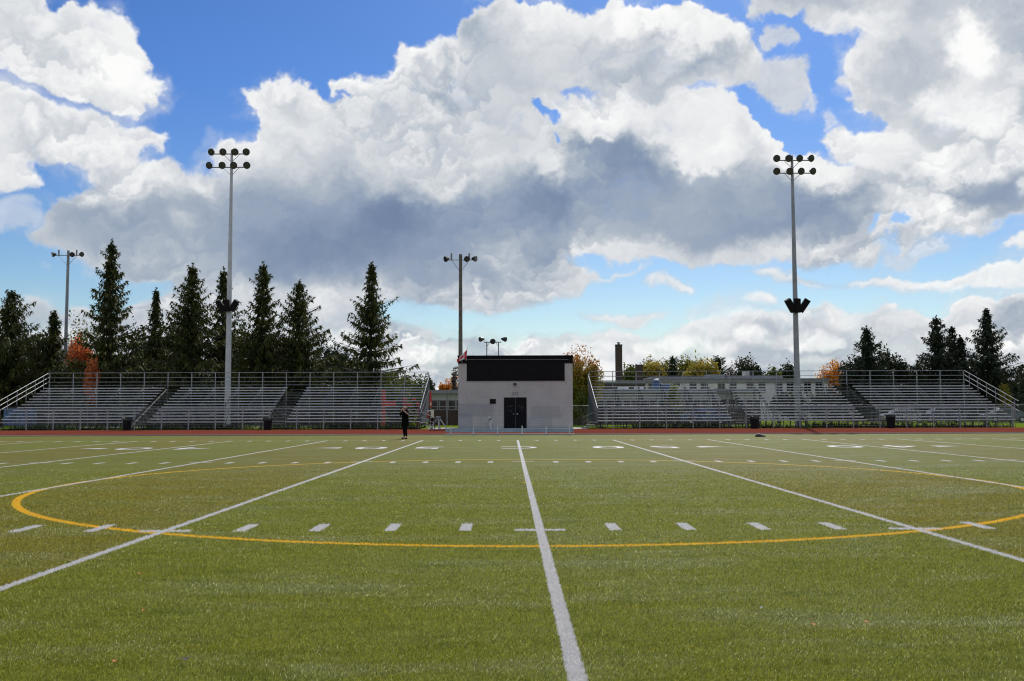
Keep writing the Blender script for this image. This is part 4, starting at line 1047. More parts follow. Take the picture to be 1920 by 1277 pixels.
x=wx(807,86)
mb=MB(); mb.tube((x,86,0),(x,86,wz(731,86)),.025,.025,8); mb.build('pole',M['steel'],um)
mb=MB(); mb.lathe((x,86,wz(763,86)),(0,0,1),[(.12,0),(.15,.25),(.12,.6),(.10,1.1),(.07,1.4),(.03,1.47)],9); cc=mb.build('canopy',M['red'],um)
mb=MB(); mb.box(x+.0,x+.10,85.72,85.76,wz(760,86),wz(754,86)); mb.build('label_patch',M['white'],cc)
# red objects behind the left stand
rp=empty('red_steel_frame',(wx(727,88.5),88.5,0),'red steel post and low panel seen through the left bleachers','frame','red steel frames behind the left bleachers')
mb=MB(); mb.box(wx(716,88.5),wx(722.5,88.5),88.4,88.7,0,wz(731,88.5)); mb.build('post',M['red'],rp)
mb=MB(); mb.box(wx(723.6,88.5),wx(742,88.5),88.42,88.6,wz(762,88.5),wz(751,88.5)); mb.build('panel',M['red'],rp)
rp=empty('red_steel_frame',(wx(770,88.5),88.5,0),'lower red steel frame with open middle nearest the end of the left bleachers','frame','red steel frames behind the left bleachers')
for a,b,c,d in ((755,763,762,744),(763.1,773,761,757),(773.1,780,750,746),(780.1,786,762,753)):
    mb=MB(); mb.box(wx(a,88.5),wx(b,88.5),88.4,88.6,wz(c,88.5),wz(d,88.5)); mb.build('panel',M['red'],rp)
mb=MB(); mb.box(wx(757,88.5),wx(759,88.5),88.61,88.7,0,wz(750,88.5)); mb.box(wx(783,88.5),wx(785,88.5),88.61,88.7,0,wz(754,88.5)); mb.build('leg',M['red'],rp)
# blue skip at the far left
dm=empty('dumpster',(wx(30,88),89.5,0),'faded blue dumpster behind the far end of the left bleachers','dumpster')
x0_,x1_=wx(8,88),wx(50,88)
mb=MB(); mb.box(x0_,x1_,88.2,90.2,.15,1.75); bd=mb.build('body',simple('faded_blue_paint',(.12,.19,.36),.5,0,.2,1.5),dm)
for k in range(5):
    xx=x0_+(x1_-x0_)*(k+.5)/5; mb=MB(); mb.box(xx-.04,xx+.04,88.1,88.2,.2,1.7); mb.build('rib',bpy.data.materials['faded_blue_paint'],bd)
mb=MB(); mb.box(x0_-.03,x1_+.03,88.1,90.3,1.75,1.86); mb.build('lid',M['dark'],dm)
# bag on the turf edge
bg=MB(); x=wx(1424,51.5); y=51.5; P=[]; nn=14
rs=random.Random(2)
for j,(r,z) in enumerate(((1,0),(1.03,.03),(.82,.08),(.5,.12),(.18,.145))):
    for k in range(nn):
        t=2*math.pi*k/nn; q=r*(1+rs.uniform(-.07,.07)); P.append((x+math.cos(t)*.28*q-.02*j,y+math.sin(t)*.17*q,z*(1.0+.25*math.cos(t+2))*(1+rs.uniform(-.1,.1))))
F=[(j*nn+k,j*nn+(k+1)%nn,(j+1)*nn+(k+1)%nn,(j+1)*nn+k) for j in range(4) for k in range(nn)]+[tuple(4*nn+k for k in range(nn))]
bg.add(P,F); tag(bg.build('bag',simple('dark_cloth',(.03,.028,.03),.6,0,.3,8),smooth=True),'dark bag lying on the edge of the turf','bag')
# flag on the press box corner
fl=empty('flag',(wx(870,75.7),75.7,H-.5),'small red and white maple leaf flag on a slanted stick at the press box corner','flag')
fx,fy=wx(876,75.7),75.6
top=Vector((wx(876.5,75.7),75.55,wz(653,75.7))); bot=Vector((wx(873.5,75.7),75.75,wz(676,75.7)))
mb=MB(); mb.tube(bot,top,.012,.012,6); mb.build('flagstick',M['white'],fl)
cz=lambda u,v: (wx(875.6-19*u-0.6*v*(1-u),75.7), 75.62+.07*math.sin(u*7+v*2), wz(655.3+15.8*v+u*18.5-u*v*10.5,75.7))
NU,NV=24,12; P=[];F=[];mi=[]
for i in range(NU+1):
    for j in range(NV+1): P.append(cz(i/NU,j/NV))
def leaf(u,v):
    a=abs(v-.5)*2; b=(u-.5)/.22
    pts=[(0,.85),(.14,.5),(.34,.62),(.28,.15),(.55,.38),(.62,.22),(.85,.2),(.72,.0),(.8,-.12),(.4,-.45),(.42,-.6),(.05,-.55),(.05,-.9),(0,-.9)]
    X,Y=abs(b)*.9,(.5-v)*2.1
    c=False; pp=pts; n=len(pp)
    for i in range(n):
        x1,y1=pp[i]; x2,y2=pp[(i+1)%n]
        if (y1>Y)!=(y2>Y) and X<(x2-x1)*(Y-y1)/(y2-y1)+x1: c=not c
    return c
for i in range(NU):
    for j in range(NV):
        F.append((i*(NV+1)+j,(i+1)*(NV+1)+j,(i+1)*(NV+1)+j+1,i*(NV+1)+j+1)); u=(i+.5)/NU; v=(j+.5)/NV
        mi.append(0 if (u<.25 or u>.75 or leaf(u,v)) else 1)
mb=MB(); mb.add(P,F); mb.mi=mi
mb.build('cloth',[simple('flag_red',(.62,.03,.03),.7,0,.08,3),simple('flag_white',(.75,.74,.74),.7,0,.05,3)],fl,smooth=True)
# parked cars behind the right stand
def car_mesh(root,x,y,col):
    mb=MB(); L_=4.4; W_=1.75
    prof=[(-2.2,.35),(-2.2,.75),(-2.05,.88),(-1.25,.98),(-.65,1.42),(.75,1.46),(1.5,1.02),(2.1,.95),(2.2,.70),(2.2,.35)]
    n=len(prof); P=[]
    for s in (-1,1):
        for (a,b) in prof: P.append((x+a,y+s*(W_/2-(.16 if b>1.1 else 0)),b))
    F=[tuple(range(n)),tuple(range(2*n-1,n-1,-1))]+[(i,(i+1)%n,n+(i+1)%n,n+i) for i in range(n)]
    mb.add(P,F); body=mb.build('body',col,root,bevel=.05)
    mb=MB(); mb.add([(x-1.15,y-.885,1.0),(x+1.3,y-.885,1.0),(x+.70,y-.735,1.38),(x-.60,y-.735,1.36)],[(0,1,2,3)]); mb.build('window',M['window'],root)
    for a in (-1.35,1.4):
        mb=MB(); mb.lathe((x+a,y-.9,.32),(0,1,0),[(.31,0),(.32,.04),(.32,.20)],14); w_=mb.build('wheel',M['bin'],root)
        mb=MB(); mb.lathe((x+a,y-.905,.32),(0,1,0),[(.18,0),(.18,.004)],12); mb.build('rim',M['alu'],w_)
for (p,cn,lab) in ((1690,(.22,.22,.24),'silver grey car parked behind the right bleachers, nearest the bin'),(1760,(.05,.06,.10),'dark blue car parked behind the right bleachers'),(1880,(.12,.13,.15),'dark grey car parked past the end of the right bleachers'),(1318,(.06,.10,.25),'blue car parked between the right bleachers and low wing')):
    D=100 if p!=1318 else 92.5
    rt=empty('parked_car',(wx(p,D),D,0),lab,'car','cars parked behind the right bleachers')
    car_mesh(rt,wx(p,D),D,simple('car_paint_%d'%p,cn,.25,.2,.04,1))
# fallen leaves
lr=random.Random(9)
for (p,q,col,lab) in ((262,1082,M['orange'],'small orange fallen leaf on the turf at left'),(168,1203,M['ylw2'],'yellow fallen leaf on the turf at lower left'),(348,1247,M['bark'],'curled brown fallen leaf at the bottom of the turf'),(215,1250,M['orange'],'orange fallen leaf beside the brown one at lower left'),(1624,1175,M['orange'],'pale orange fallen leaf on the turf at lower right'),(1526,1180,M['orange'],'tiny orange fallen leaf left of the pale one at lower right'),(1427,1147,M['blue'],'blue scrap lying on the turf at right'),(268,1153,M['orange'],'dull orange fallen leaf on the turf at left')):
    d=px_dir(p,q); k=-CAMH/d[2]; x,y=d[0]*k,d[1]*k; mb=MB(); s=.018 if 'curled' not in lab else .032; a0=lr.random()*6
    pts=[(math.cos(a0+t)*s*r_,math.sin(a0+t)*s*r_) for t,r_ in ((0,1.3),(.5,.6),(1.1,1),(1.7,.55),(2.3,.9),(3.1,.5),(4,.9),(4.6,.55),(5.2,1),(5.8,.6))]
    mb.add([(x+a,y+b,.034+.25*abs(a)+.1*b) for a,b in pts]+[(x,y,.032)],[(i,(i+1)%10,10) for i in range(10)])
    tag(mb.build('fallen_leaf' if 'scrap' not in lab else 'litter',col),lab,'leaf' if 'scrap' not in lab else 'litter','leaves fallen on the turf' if 'scrap' not in lab else None)
# ---------------- trees ----------------
def leaf_mesh(name,V,parent,mat,rnd,nper):
    """V: (n*nper,3) vertices, faces of nper verts"""
    n=len(V)//nper
    me=bpy.data.meshes.new(name); me.vertices.add(len(V)); me.vertices.foreach_set('co',V.astype(np.float32).ravel())
    me.loops.add(len(V)); me.loops.foreach_set('vertex_index',np.arange(len(V),dtype=np.int32))
    me.polygons.add(n); me.polygons.foreach_set('loop_start',np.arange(0,len(V),nper,dtype=np.int32)); me.update(calc_edges=True)
    a=me.attributes.new('rnd','FLOAT','POINT'); a.data.foreach_set('value',np.repeat(rnd.astype(np.float32),nper))
    me.materials.append(mat); o=bpy.data.objects.new(name,me); C.objects.link(o); o.parent=parent; o.matrix_parent_inverse=parent.matrix_basis.inverted(); return o
def spruce(x,y,h,Rb,seed,label,mat='spruce',power=.85,droop=.28,dens=1.0,gap=.25,group='spruces behind the stands'):
    rng=np.random.default_rng(seed); root=empty('spruce_tree',(x,y,0),label,'tree',group)
    mb=MB(); lean=(rng.random()-.5)*.02*h
    mb.tube((x,y,0),(x+lean*.5,y,h*.5),.016*h,.010*h,8); mb.tube((x+lean*.5,y,h*.5),(x+lean,y,h*.985),.010*h,.01,6)
    V=[];rnd=[]; z=h*.03; br=mb
    tier=0
    while z<h*.975:
        t=z/h
        Lm=Rb*1.36*((1-t)**(power+.22))*(1.0 if t>.06 else .85+2.5*t)*(1+.22*max(0,.35-t)/.35)+.12
        tier+=1
        nb=max(6,int(7+7*(1-t)))
        tm=(.60 if rng.random()<gap else .92)+.34*rng.random()           # tiers of long and short boughs
        for k in range(nb):
            if rng.random()<gap*.5: continue
            a=2*math.pi*(k+rng.random()*.9)/nb
            L_=Lm*tm*(.66+.5*rng.random())
            if rng.random()<.08: L_*=1.3
            zb=z+(rng.random()-.5)*.25
            elev=.55*t*t+.12-droop*(1-t)*.6+(rng.random()-.5)*.15
            ns=max(3,int(L_/.20)); ca,sa=math.cos(a),math.sin(a)
            ss=(np.arange(ns)+.5)/ns
            r=L_*ss; zz=zb+r*elev-droop*L_*(ss*(1-t))**1.3*.55+L_*.22*ss**3
            px_=x+lean*t+ca*r; py_=y+sa*r
            if L_>.7: br.tube((x+lean*t,y,zb),(px_[-1],py_[-1],zz[-1]),.035*L_/2.5+.01,.008,3,cap=False)
            m=max(4,int(6*dens)); 
            for i in range(ns):
                wdt=(.16+.30*L_*.35*(1-ss[i])**.7)*(.8+.5*rng.random())
                hang=(.30+.45*(1-t))*(.6+.8*rng.random())
                for q in range(m):
                    lat=(rng.random()*2-1)*wdt; fw=(rng.random()-.3)*.22
                    cx=px_[i]-sa*lat+ca*fw*.5; cy=py_[i]+ca*lat+sa*fw*.5; cz_=zz[i]-abs(lat)*.32+(rng.random()-.5)*.12
                    s=(.13+.15*rng.random())*(1.25-.5*t)
                    ux=rng.normal(size=3); ux[2]*=.4; ux/=np.linalg.norm(ux)
                    dv=np.array([ca*.5+rng.normal()*.3,sa*.5+rng.normal()*.3,-.8 if q%2 else .15])
                    dv/=np.linalg.norm(dv)
                    c=np.array([cx,cy,cz_]); ln=(hang if q%2 else .32)
                    V+= [c-ux*s*.5,c+ux*s*.5,c+dv*ln]
                    rnd.append(rng.random())
        z+=(.46+.52*(1-t))*(.6+.8*rng.random())*(.55+h/40)
    # inner mass close to the trunk
    for i in range(int(38*h*dens)):
        t=rng.random()**1.35; rr_=(Rb*1.0*(1-t)**power)*.36*math.sqrt(rng.random())+.05; a=rng.random()*6.283
        c=np.array([x+lean*t+math.cos(a)*rr_,y+math.sin(a)*rr_,max(.2,h*t*.97)]); ux=rng.normal(size=3); ux[2]*=.3; ux/=np.linalg.norm(ux)
        dv=np.array([math.cos(a)*.6,math.sin(a)*.6,-.55-.3*rng.random()]); s=.30+.25*rng.random()
        V+= [c-ux*s*.5,c+ux*s*.5,c+dv*s*1.7]; rnd.append(rng.random()*.8)
    # leader
    for i in range(26):
        zz=h*(.955+.05*rng.random()); c=np.array([x+lean,y,min(zz,h)]); a=rng.random()*6.28; o=np.array([math.cos(a),math.sin(a),.3])*.22
        ux=np.array([0,0,.07]); V+= [c-ux,c+ux,c+o]; rnd.append(rng.random())
    br.build('trunk',M['bark'],root)
    leaf_mesh('crown',np.array(V),root,M[mat],np.array(rnd),3)
    return root
def decid(name,x,y,h,Rx,seed,label,mat,base=.25,n=5000,leaf=.2,lumps=16,ry=None,group=None,spiky=0,trunk=True):
    rng=np.random.default_rng(seed); root=empty(name,(x,y,0),label,'tree' if 'tree' in name else 'shrub',group)
    z0=h*base; ry=ry or Rx; cz=(z0+h)/2; Rz=(h-z0)/2
    # lumps of foliage
    Cn=[]; 
    for i in range(lumps):
        d=rng.normal(size=3); d/=np.linalg.norm(d); q=.45+.42*rng.random()
        if d[2]<-.3: q*=.8
        Cn.append((x+d[0]*Rx*q,y+d[1]*ry*q,cz+d[2]*Rz*q,(.28+.25*rng.random())))
    if trunk:
        mb=MB(); mb.tube((x,y,0),(x,y,z0+Rz*.5),.028*h,.018*h,8)
        for c in Cn: mb.tube((x,y,z0*.8+rng.random()*Rz*.6),(c[0],c[1],c[2]),.010*h,.003*h,5,cap=False)
        mb.build('trunk',M['bark'],root)
    per=n//lumps; V=[]
    rnd=[]
    for c in Cn:
        d=rng.normal(size=(per,3)); d/=np.linalg.norm(d,axis=1)[:,None]; q=rng.random(per)**.4
        rr=np.array([Rx,ry,Rz])*c[3]*1.35
        wob=1+.25*np.sin(d[:,0]*5+c[0])*np.cos(d[:,1]*4+c[1])
        p=np.array(c[:3])+d*rr*(q*wob)[:,None]
        if spiky: p[:,2]+=np.where(rng.random(per)<.12,rng.random(per)*spiky,0); 
        p[:,2]=np.maximum(p[:,2],.05)
        u=rng.normal(size=(per,3)); u/=np.linalg.norm(u,axis=1)[:,None]; v=np.cross(u,d); v/=np.linalg.norm(v,axis=1)[:,None]+1e-6
        s=(leaf*(.6+.8*rng.random(per)))[:,None]
        V.append(np.stack([p-u*s*.5,p+v*s*.32,p+u*s*.5,p-v*s*.32],1).reshape(-1,3)); rnd.append(rng.random(per))
    leaf_mesh('crown',np.concatenate(V),root,M[mat],np.concatenate(rnd),4)
    return root
def SP(pxt,yt,halfpx,D,seed,label,**k):
    t=at(pxt,yt,D); return spruce(t.x,D,t.z,halfpx/FPX*D,seed,label,**k)
SP(22,545,82,100,1,'broad bushy spruce at the far left edge',power=.62)
SP(103,583,44,102,2,'short spruce just left of the far left pole light',power=.8)
SP(213,447,70,99,3,'tallest spruce of the left row, with a ragged narrow top',power=.80,gap=.5)
SP(291,540,42,104,4,'slim short spruce between the tallest one and a broad one',power=.9,dens=.8)
SP(360,494,74,100,5,'broad spruce second to the left of the pale floodlight mast',power=.66)
SP(420,500,66,106,6,'spruce directly behind the pale floodlight mast',power=.8)
SP(493,491,66,100,7,'shaggy spruce immediately right of the pale floodlight mast',power=.85,gap=.3)
SP(563,524,84,100,8,'spruce with long drooping boughs left of the lone one',power=.8,gap=.4)
SP(695,491,70,98,9,'open symmetrical spruce standing alone at the right of the left row',power=.86,gap=.1,dens=.85)
SP(-40,560,80,103,10,'spruce cut by the left edge of the picture',power=.7)
SP(1626,611,58,118,11,'dense spruce first on the right, behind the right bleachers',mat='spruce2',power=.78,dens=1.2,group='spruces behind the right bleachers')
SP(1756,591,50,120,12,'left spruce of the pair at far right',mat='spruce2',power=.72,dens=1.1,group='spruces behind the right bleachers')
SP(1784,612,34,123,16,'slim spruce leaning on the left one of the far right group',mat='spruce2',power=.75,group='spruces behind the right bleachers')
SP(1799,628,34,121,13,'low forked spruce in the middle of the far right group',mat='spruce2',power=.75,group='spruces behind the right bleachers')
SP(1848,579,60,116,14,'tallest spruce at far right with spreading boughs',mat='spruce2',power=.8,group='spruces behind the right bleachers')
def DT(name,pc,yt,half,D,seed,label,mat,**k):
    t=at(pc,yt,D); return decid(name,t.x,D,t.z,half/FPX*D,seed,label,mat,**k)
g='dark trees filling the gaps behind the left bleachers'
for i,(p,yv,hw,lab) in enumerate(((-10,622,72,'dark thicket tree at the far left edge'),(65,628,60,'dark thicket tree under the far left spruces'),(262,622,54,'dark leafy tree between the tallest spruce and the slim one'),(330,612,62,'dark leafy tree behind the broad spruce'),(455,610,62,'dark leafy tree behind the pale mast'),(530,622,62,'dark leafy tree between the shaggy spruce and the drooping one'),(625,650,60,'low dark tree filling the gap left of the lone spruce'),(690,688,48,'low dark tree behind the lone spruce'))):
    DT('leafy_tree',p,yv,hw,112+(i%3)*2,30+i,lab,'darkgreen',base=.02,n=9000,leaf=.42,lumps=22,group=g)
DT('leafy_tree',140,668,60,113,29,'dark thicket tree behind the orange maple','darkgreen',base=.02,n=9000,leaf=.42,lumps=22,group=g)
DT('leafy_tree',166,600,34,110,41,'olive green leafy tree right of the far left pole light','green',base=.1,n=7000,leaf=.28,lumps=18)
DT('leafy_tree',212,640,40,108,42,'green leafy tree low behind the tallest spruce','green',base=.05,n=6000,leaf=.3,lumps=18)
DT('maple_tree',150,632,24,101.5,43,'bright orange maple glowing between two dark spruces','redleaf',base=.5,n=2600,leaf=.24,lumps=12)
DT('maple_tree',168,662,16,95.5,44,'smaller orange maple just above the left bleachers','redleaf',base=.2,n=1900,leaf=.22,lumps=10)
DT('shrub_tree',746,700,36,94,45,'yellowish green shrub tree right of the lone spruce','green',base=.05,n=6000,leaf=.24,lumps=16)
DT('leafy_tree',775,706,22,118,46,'green leafy tree above the end of the left bleachers','green',base=.1,n=3000,leaf=.3,lumps=12)
DT('leafy_tree',806,708,12,120,47,'small dark green tree just left of the orange ones','darkgreen',base=.1,n=2400,leaf=.28,lumps=10)
DT('maple_tree',834,711,15,140,48,'yellow orange tree beyond the wing roof left of the press box','orangeleaf',base=.1,n=4000,leaf=.32,lumps=12)
DT('maple_tree',852,717,12,138,49,'smaller orange tree touching the press box corner','orangeleaf',base=.1,n=2600,leaf=.3,lumps=9)
DT('sparse_tree',856,682,14,104,50,'sparse grey green tree peeking past the press box corner','grey',base=.35,n=700,leaf=.26,lumps=10)
DT('maple_tree',1086,660,41,92,51,'red topped maple with yellow green base right of the press box','maple',base=.08,n=19000,leaf=.2,lumps=30,spiky=.5)
DT('shrub',1092,735,19,89,52,'round green shrub between the press box and right bleachers','green',base=.02,n=4200,leaf=.16,lumps=14,trunk=False)
DT('shrub',1262,722,14,93,53,'small yellow green shrub in front of the buff school windows','green',base=.02,n=1500,leaf=.2,lumps=8,trunk=False)
g='trees on the skyline beyond the school'
for i,(p,yv,hw,mat,lab) in enumerate(((1188,690,14,'green','green tree between the tall chimney and short stack'),(1220,679,15,'ylw2','golden tree right of the short stack'),(1240,682,14,'yellow','yellow green tree right of the golden one'),
  (1290,676,17,'yellow','round green and gold tree above the school roof'),(1316,674,17,'ylw2','golden tree left of the pine above the school roof'),(1333,690,14,'yellow','low green tree in front of the skyline pine'),
  (1366,684,14,'grey','bare brown tree right of the skyline pine'),(1384,684,12,'grey','second bare brown tree near the roof unit'),(1401,680,16,'darkgreen','dark green tree beside the roof unit'),(1448,697,10,'green','low green tree right of the roof unit'),(1476,688,13,'darkgreen','small dark tree left of the right mast'),(1200,700,16,'green','low green tree behind the short stack'))):
    DT('leafy_tree',p,yv,hw*1.7,175+(i%4)*4,60+i,lab,mat,base=.25,n=4600 if mat!='grey' else 2400,leaf=.5 if mat!='grey' else .34,lumps=16,spiky=.7,group=g)
SP(1261,668,26,180,80,'ragged pine left of centre on the skyline above the school',mat='darkgreen',power=.45,droop=.05,group=g)
SP(1346,667,28,180,81,'ragged pine right of centre on the skyline above the school',mat='darkgreen',power=.45,droop=.05,group=g)
DT('maple_tree',1556,683,27,150,82,'orange and gold tree left of the dense right spruce','orangeleaf',base=.1,n=6500,leaf=.34,lumps=18)
g='dark bushes filling the gaps at the right'
for i,(p,yv,hw,lab) in enumerate(((1600,668,34,'dark bushy tree under the left side of the dense spruce'),(1650,660,36,'dark bushy tree under the right side of the dense spruce'),(1686,676,24,'dark bushy tree right of the dense spruce'),(1718,682,26,'low dark tree left of the far right group'),(1790,660,48,'dark bushy tree at the foot of the far right group'),(1838,672,44,'dark bushy tree under the tallest right spruce'),(1885,705,36,'low dark tree past the tallest right spruce'),(1925,690,34,'dark tree cut by the right edge of the picture'),(1480,735,30,'dark green shrubbery behind the right mast'),(1555,735,40,'dark green shrubbery behind the right bleachers middle'))):
    DT('leafy_tree',p,yv,hw,121+(i%3)*2,90+i,lab,'darkgreen',base=.02,n=7500,leaf=.34,lumps=20,group=g)
DT('leafy_tree',1884,722,14,108,110,'small reddish brown tree at the far right end of the bleachers','maple',base=.1,n=2500,leaf=.22,lumps=10)
# far wooded skyline
def woods():
    rng=np.random.default_rng(77); V=[];rnd=[]
    for i in range(260):
        a=(rng.random()*2-1)*R(60); d=330+rng.random()*120; cx=math.sin(a)*d; cy=math.cos(a)*d; hh=6+4*rng.random(); rr=4+4*rng.random(); n=110
        q=rng.normal(size=(n,3)); q/=np.linalg.norm(q,axis=1)[:,None]; p=np.array([cx,cy,hh*.5])+q*np.array([rr,rr,hh*.5])*(rng.random(n)**.4)[:,None]
        u=rng.normal(size=(n,3)); u/=np.linalg.norm(u,axis=1)[:,None]; v=np.cross(u,q); v/=np.linalg.norm(v,axis=1)[:,None]; s=1.5
        V.append(np.stack([p-u*s*.5,p+v*s*.4,p+u*s*.5,p-v*s*.4],1).reshape(-1,3)); rnd.append(rng.random(n))
    V=np.concatenate(V); rnd=np.concatenate(rnd); n=len(V)//4
    me=bpy.data.meshes.new('far_woods'); me.vertices.add(len(V)); me.vertices.foreach_set('co',V.astype(np.float32).ravel()); me.loops.add(len(V)); me.loops.foreach_set('vertex_index',np.arange(len(V),dtype=np.int32))
    me.polygons.add(n); me.polygons.foreach_set('loop_start',np.arange(0,len(V),4,dtype=np.int32)); me.update(calc_edges=True); me.materials.append(M['darkgreen'])
    o=bpy.data.objects.new('far_woods',me); C.objects.link(o); tag(o,'distant wooded skyline beyond the school grounds','trees',kind='stuff')
woods()
# weeds under the front of the stands
def weeds():
    rng=np.random.default_rng(5); n=9000; s=np.where(rng.random(n)<.5,-1,1); x=s*(7+rng.random(n)*32); y=75.2+rng.random(n)*6; 
    dens=np.sin(x*1.3)+np.sin(x*.47+1)+rng.normal(size=n)*.8; k=dens>-.1; x=x[k];y=y[k]; n=len(x)
    h=.10+.38*rng.random(n)**1.5; w_=.03+.05*rng.random(n); lx=rng.normal(size=n)*.1; a=rng.random(n)*3.14
    V=np.stack([np.stack([x-np.cos(a)*w_,y-np.sin(a)*w_,np.zeros(n)],1),np.stack([x+np.cos(a)*w_,y+np.sin(a)*w_,np.zeros(n)],1),np.stack([x+lx,y+rng.normal(size=n)*.08,h],1)],1).reshape(-1,3)
    me=bpy.data.meshes.new('weeds'); me.vertices.add(len(V)); me.vertices.foreach_set('co',V.astype(np.float32).ravel()); me.loops.add(len(V)); me.loops.foreach_set('vertex_index',np.arange(len(V),dtype=np.int32))
    me.polygons.add(n); me.polygons.foreach_set('loop_start',np.arange(0,len(V),3,dtype=np.int32)); me.update(calc_edges=True); me.materials.append(M['darkgreen'])
    o=bpy.data.objects.new('weeds',me); C.objects.link(o); tag(o,'weeds and tufts growing under the bleachers','weeds',kind='stuff')
weeds()
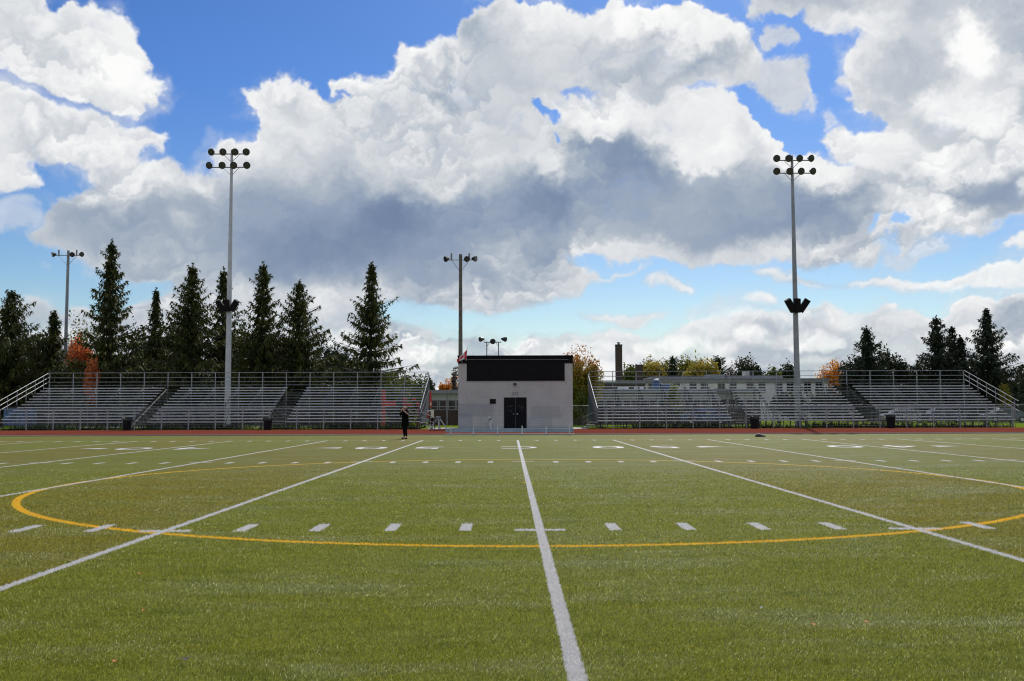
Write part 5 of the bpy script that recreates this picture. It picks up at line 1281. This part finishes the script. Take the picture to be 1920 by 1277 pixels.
# ---------------- person ----------------
def skin(name,verts,edges,radii,mat,parent,root=0,sub=2):
    me=bpy.data.meshes.new(name); me.from_pydata(verts,edges,[]); me.materials.append(mat)
    o=bpy.data.objects.new(name,me); C.objects.link(o)
    m=o.modifiers.new('skin','SKIN'); m.use_smooth_shade=True
    sv=me.skin_vertices[0].data
    for i,r in enumerate(radii):
        sv[i].radius=(r,r) if isinstance(r,(int,float)) else r
        sv[i].use_root=(i==root)
    s=o.modifiers.new('sub','SUBSURF'); s.levels=sub; s.render_levels=sub
    o.parent=parent; o.matrix_parent_inverse=parent.matrix_basis.inverted()
    return o
def build_person():
    PX=wx(760,49.4); PYY=49.4; S=1.0      # ~1.55 m tall
    root=empty('person',(PX,PYY,0),'person in a knee-length black coat and dark leggings holding a camera to the face','person')
    sk=simple('skin_tone',(.50,.30,.22),.55,0,.06,6); coat=simple('black_coat',(.005,.005,.006),.95,0,.2,10,spec=.05); legg=simple('dark_leggings',(.010,.006,.010),.9,0,.2,10,spec=.05)
    hair=simple('auburn_hair',(.10,.030,.014),.6,0,.3,20); shoe=simple('black_shoe',(.01,.01,.01),.4,0,.1,8)
    # body frame turned: facing mostly to the left and a little toward the viewer
    a=R(-38); ca,sa=math.cos(a),math.sin(a)
    F=Vector((-math.cos(R(35)),-math.sin(R(35)),0)); Lf=Vector((-F.y,F.x,0))*-1   # F forward, Lf = person's left... 
    Lf=Vector((F.y*-1,F.x,0))
    O=Vector((PX,PYY,0))
    def P(f,l,z): return tuple(O+(F*f+Lf*l)*S+Vector((0,0,z*S)))
    v=[P(0,0,.92),P(-.01,0,1.08),P(0,0,1.25),P(0,0,1.38),P(.01,0,1.46),P(.035,0,1.56),P(.03,0,1.64), # 0-6 spine head
       P(0,.10,.88),P(.02,.105,.48),P(-.02,.11,.09),P(.09,.12,.04),P(.15,.125,.03),   # 7-11 left leg
       P(0,-.10,.88),P(.01,-.12,.48),P(-.04,-.14,.09),P(.07,-.16,.04),P(.13,-.17,.03), # 12-16 right
       P(0,.17,1.39),P(.04,.43,1.23),P(.17,.10,1.45),P(.16,.07,1.50),            # 17-20 left arm: elbow forward/out, hand to face
       P(0,-.17,1.39),P(.13,-.32,1.19),P(.17,-.06,1.45),P(.16,-.05,1.50)]
    e=[(0,1),(1,2),(2,3),(3,4),(4,5),(5,6),(0,7),(7,8),(8,9),(9,10),(10,11),(0,12),(12,13),(13,14),(14,15),(15,16),(3,17),(17,18),(18,19),(19,20),(3,21),(21,22),(22,23),(23,24)]
    r=[.13,.11,.13,.10,.048,.085,.075,.085,.055,.036,.035,.025,.085,.055,.036,.035,.025,.058,.042,.032,.030,.058,.038,.026,.028]
    r=[q*S for q in r]
    skin('body',v,e,r,sk,root)
    # leggings
    vv=[P(0,.0,.90),P(0,.10,.84),P(.02,.105,.48),P(-.02,.11,.12),P(0,-.10,.84),P(.01,-.12,.48),P(-.04,-.14,.12)]
    skin('leggings',vv,[(0,1),(1,2),(2,3),(0,4),(4,5),(5,6)],[q*S for q in (.10,.095,.066,.047,.095,.066,.047)],legg,root)
    # coat: flared lathe body + sleeves
    vv=[P(0,0,.60),P(0,0,.78),P(0,0,.95),P(-.005,0,1.10),P(0,0,1.27),P(0,0,1.40),P(0,.17,1.39),P(.025,.36,1.28),P(.03,.40,1.25),P(0,-.17,1.39),P(.12,-.32,1.20),P(.165,-.16,1.38)]
    skin('coat',vv,[(0,1),(1,2),(2,3),(3,4),(4,5),(5,6),(6,7),(7,8),(5,9),(9,10),(10,11)],[q*S for q in (.22,.215,.20,.175,.20,.16,.10,.07,.06,.10,.07,.05)],coat,root)
    # hair falling to the shoulders
    vv=[P(-.01,0,1.665),P(-.045,0,1.60),P(-.07,.02,1.49),P(-.075,.04,1.38),P(-.05,-.05,1.5)]
    skin('hair',vv,[(0,1),(1,2),(2,3),(1,4)],[q*S for q in (.080,.098,.078,.05,.06)],hair,root)
    # hands round the camera
    for s in (1,-1):
        vv=[P(.165,s*.085,1.48),P(.185,s*.07,1.535)]; ed=[(0,1)]; rr=[.024,.026]
        base=len(vv)
        for k in range(4):
            vv+= [P(.20+.012*k,s*(.062),1.555-.018*k),P(.235,s*(.045),1.560-.02*k),P(.245,s*.015,1.558-.02*k)]
            b=base+3*k; ed+=[(1,b),(b,b+1),(b+1,b+2)]; rr+=[.010,.009,.008]
        vv+=[P(.165,s*.045,1.50),P(.18,s*.02,1.495)]; b=len(vv)-2; ed+=[(1,b),(b,b+1)]; rr+=[.011,.009]
        skin('hand',vv,ed,[q*S for q in rr],sk,root,sub=1)
    # face
    mb=MB(); mb.lathe(P(.115,0,1.565),F,[(.018,0),(.012,.02),(.004,.03)],8); mb.build('nose',sk,root)
    for s in (1,-1):
        mb=MB(); mb.lathe(P(.100,s*.032,1.585),F,[(.012,0),(.010,.006)],8); mb.build('eye',shoe,root)
        mb=MB(); mb.lathe(P(.0,s*.085,1.575),Lf*s,[(.026,0),(.02,.012)],8); mb.build('ear',sk,root)
    mb=MB(); mb.obox(P(.105,0,1.525),Lf,F,Vector((0,0,1)),.024,.006,.006); mb.build('mouth',M['red'],root)
    for ff,ll in ((( .02),.11),((.0),-.15)):
        mb=MB(); vs=[P(ff-.10,ll,.045),P(ff+.02,ll,.05),P(ff+.13,ll,.035)]
        skin('shoe',vs,[(0,1),(1,2)],[q*S for q in (.045,.05,.038)],shoe,root,sub=2)
    cam_=empty('camera',P(.24,0,1.55),'small black camera held to the face of the person','camera')
    cam_.name='photo_camera'
    mb=MB(); mb.obox(P(.205,0,1.55),Lf,F,Vector((0,0,1)),.065*S,.03*S,.045*S); mb.build('camera_body',M['bin'],cam_,bevel=.006)
    mb=MB(); mb.lathe(P(.235,0,1.548),F,[(.032,0),(.032,.06),(.028,.065)],14); mb.build('lens',M['black'],cam_)
build_person()
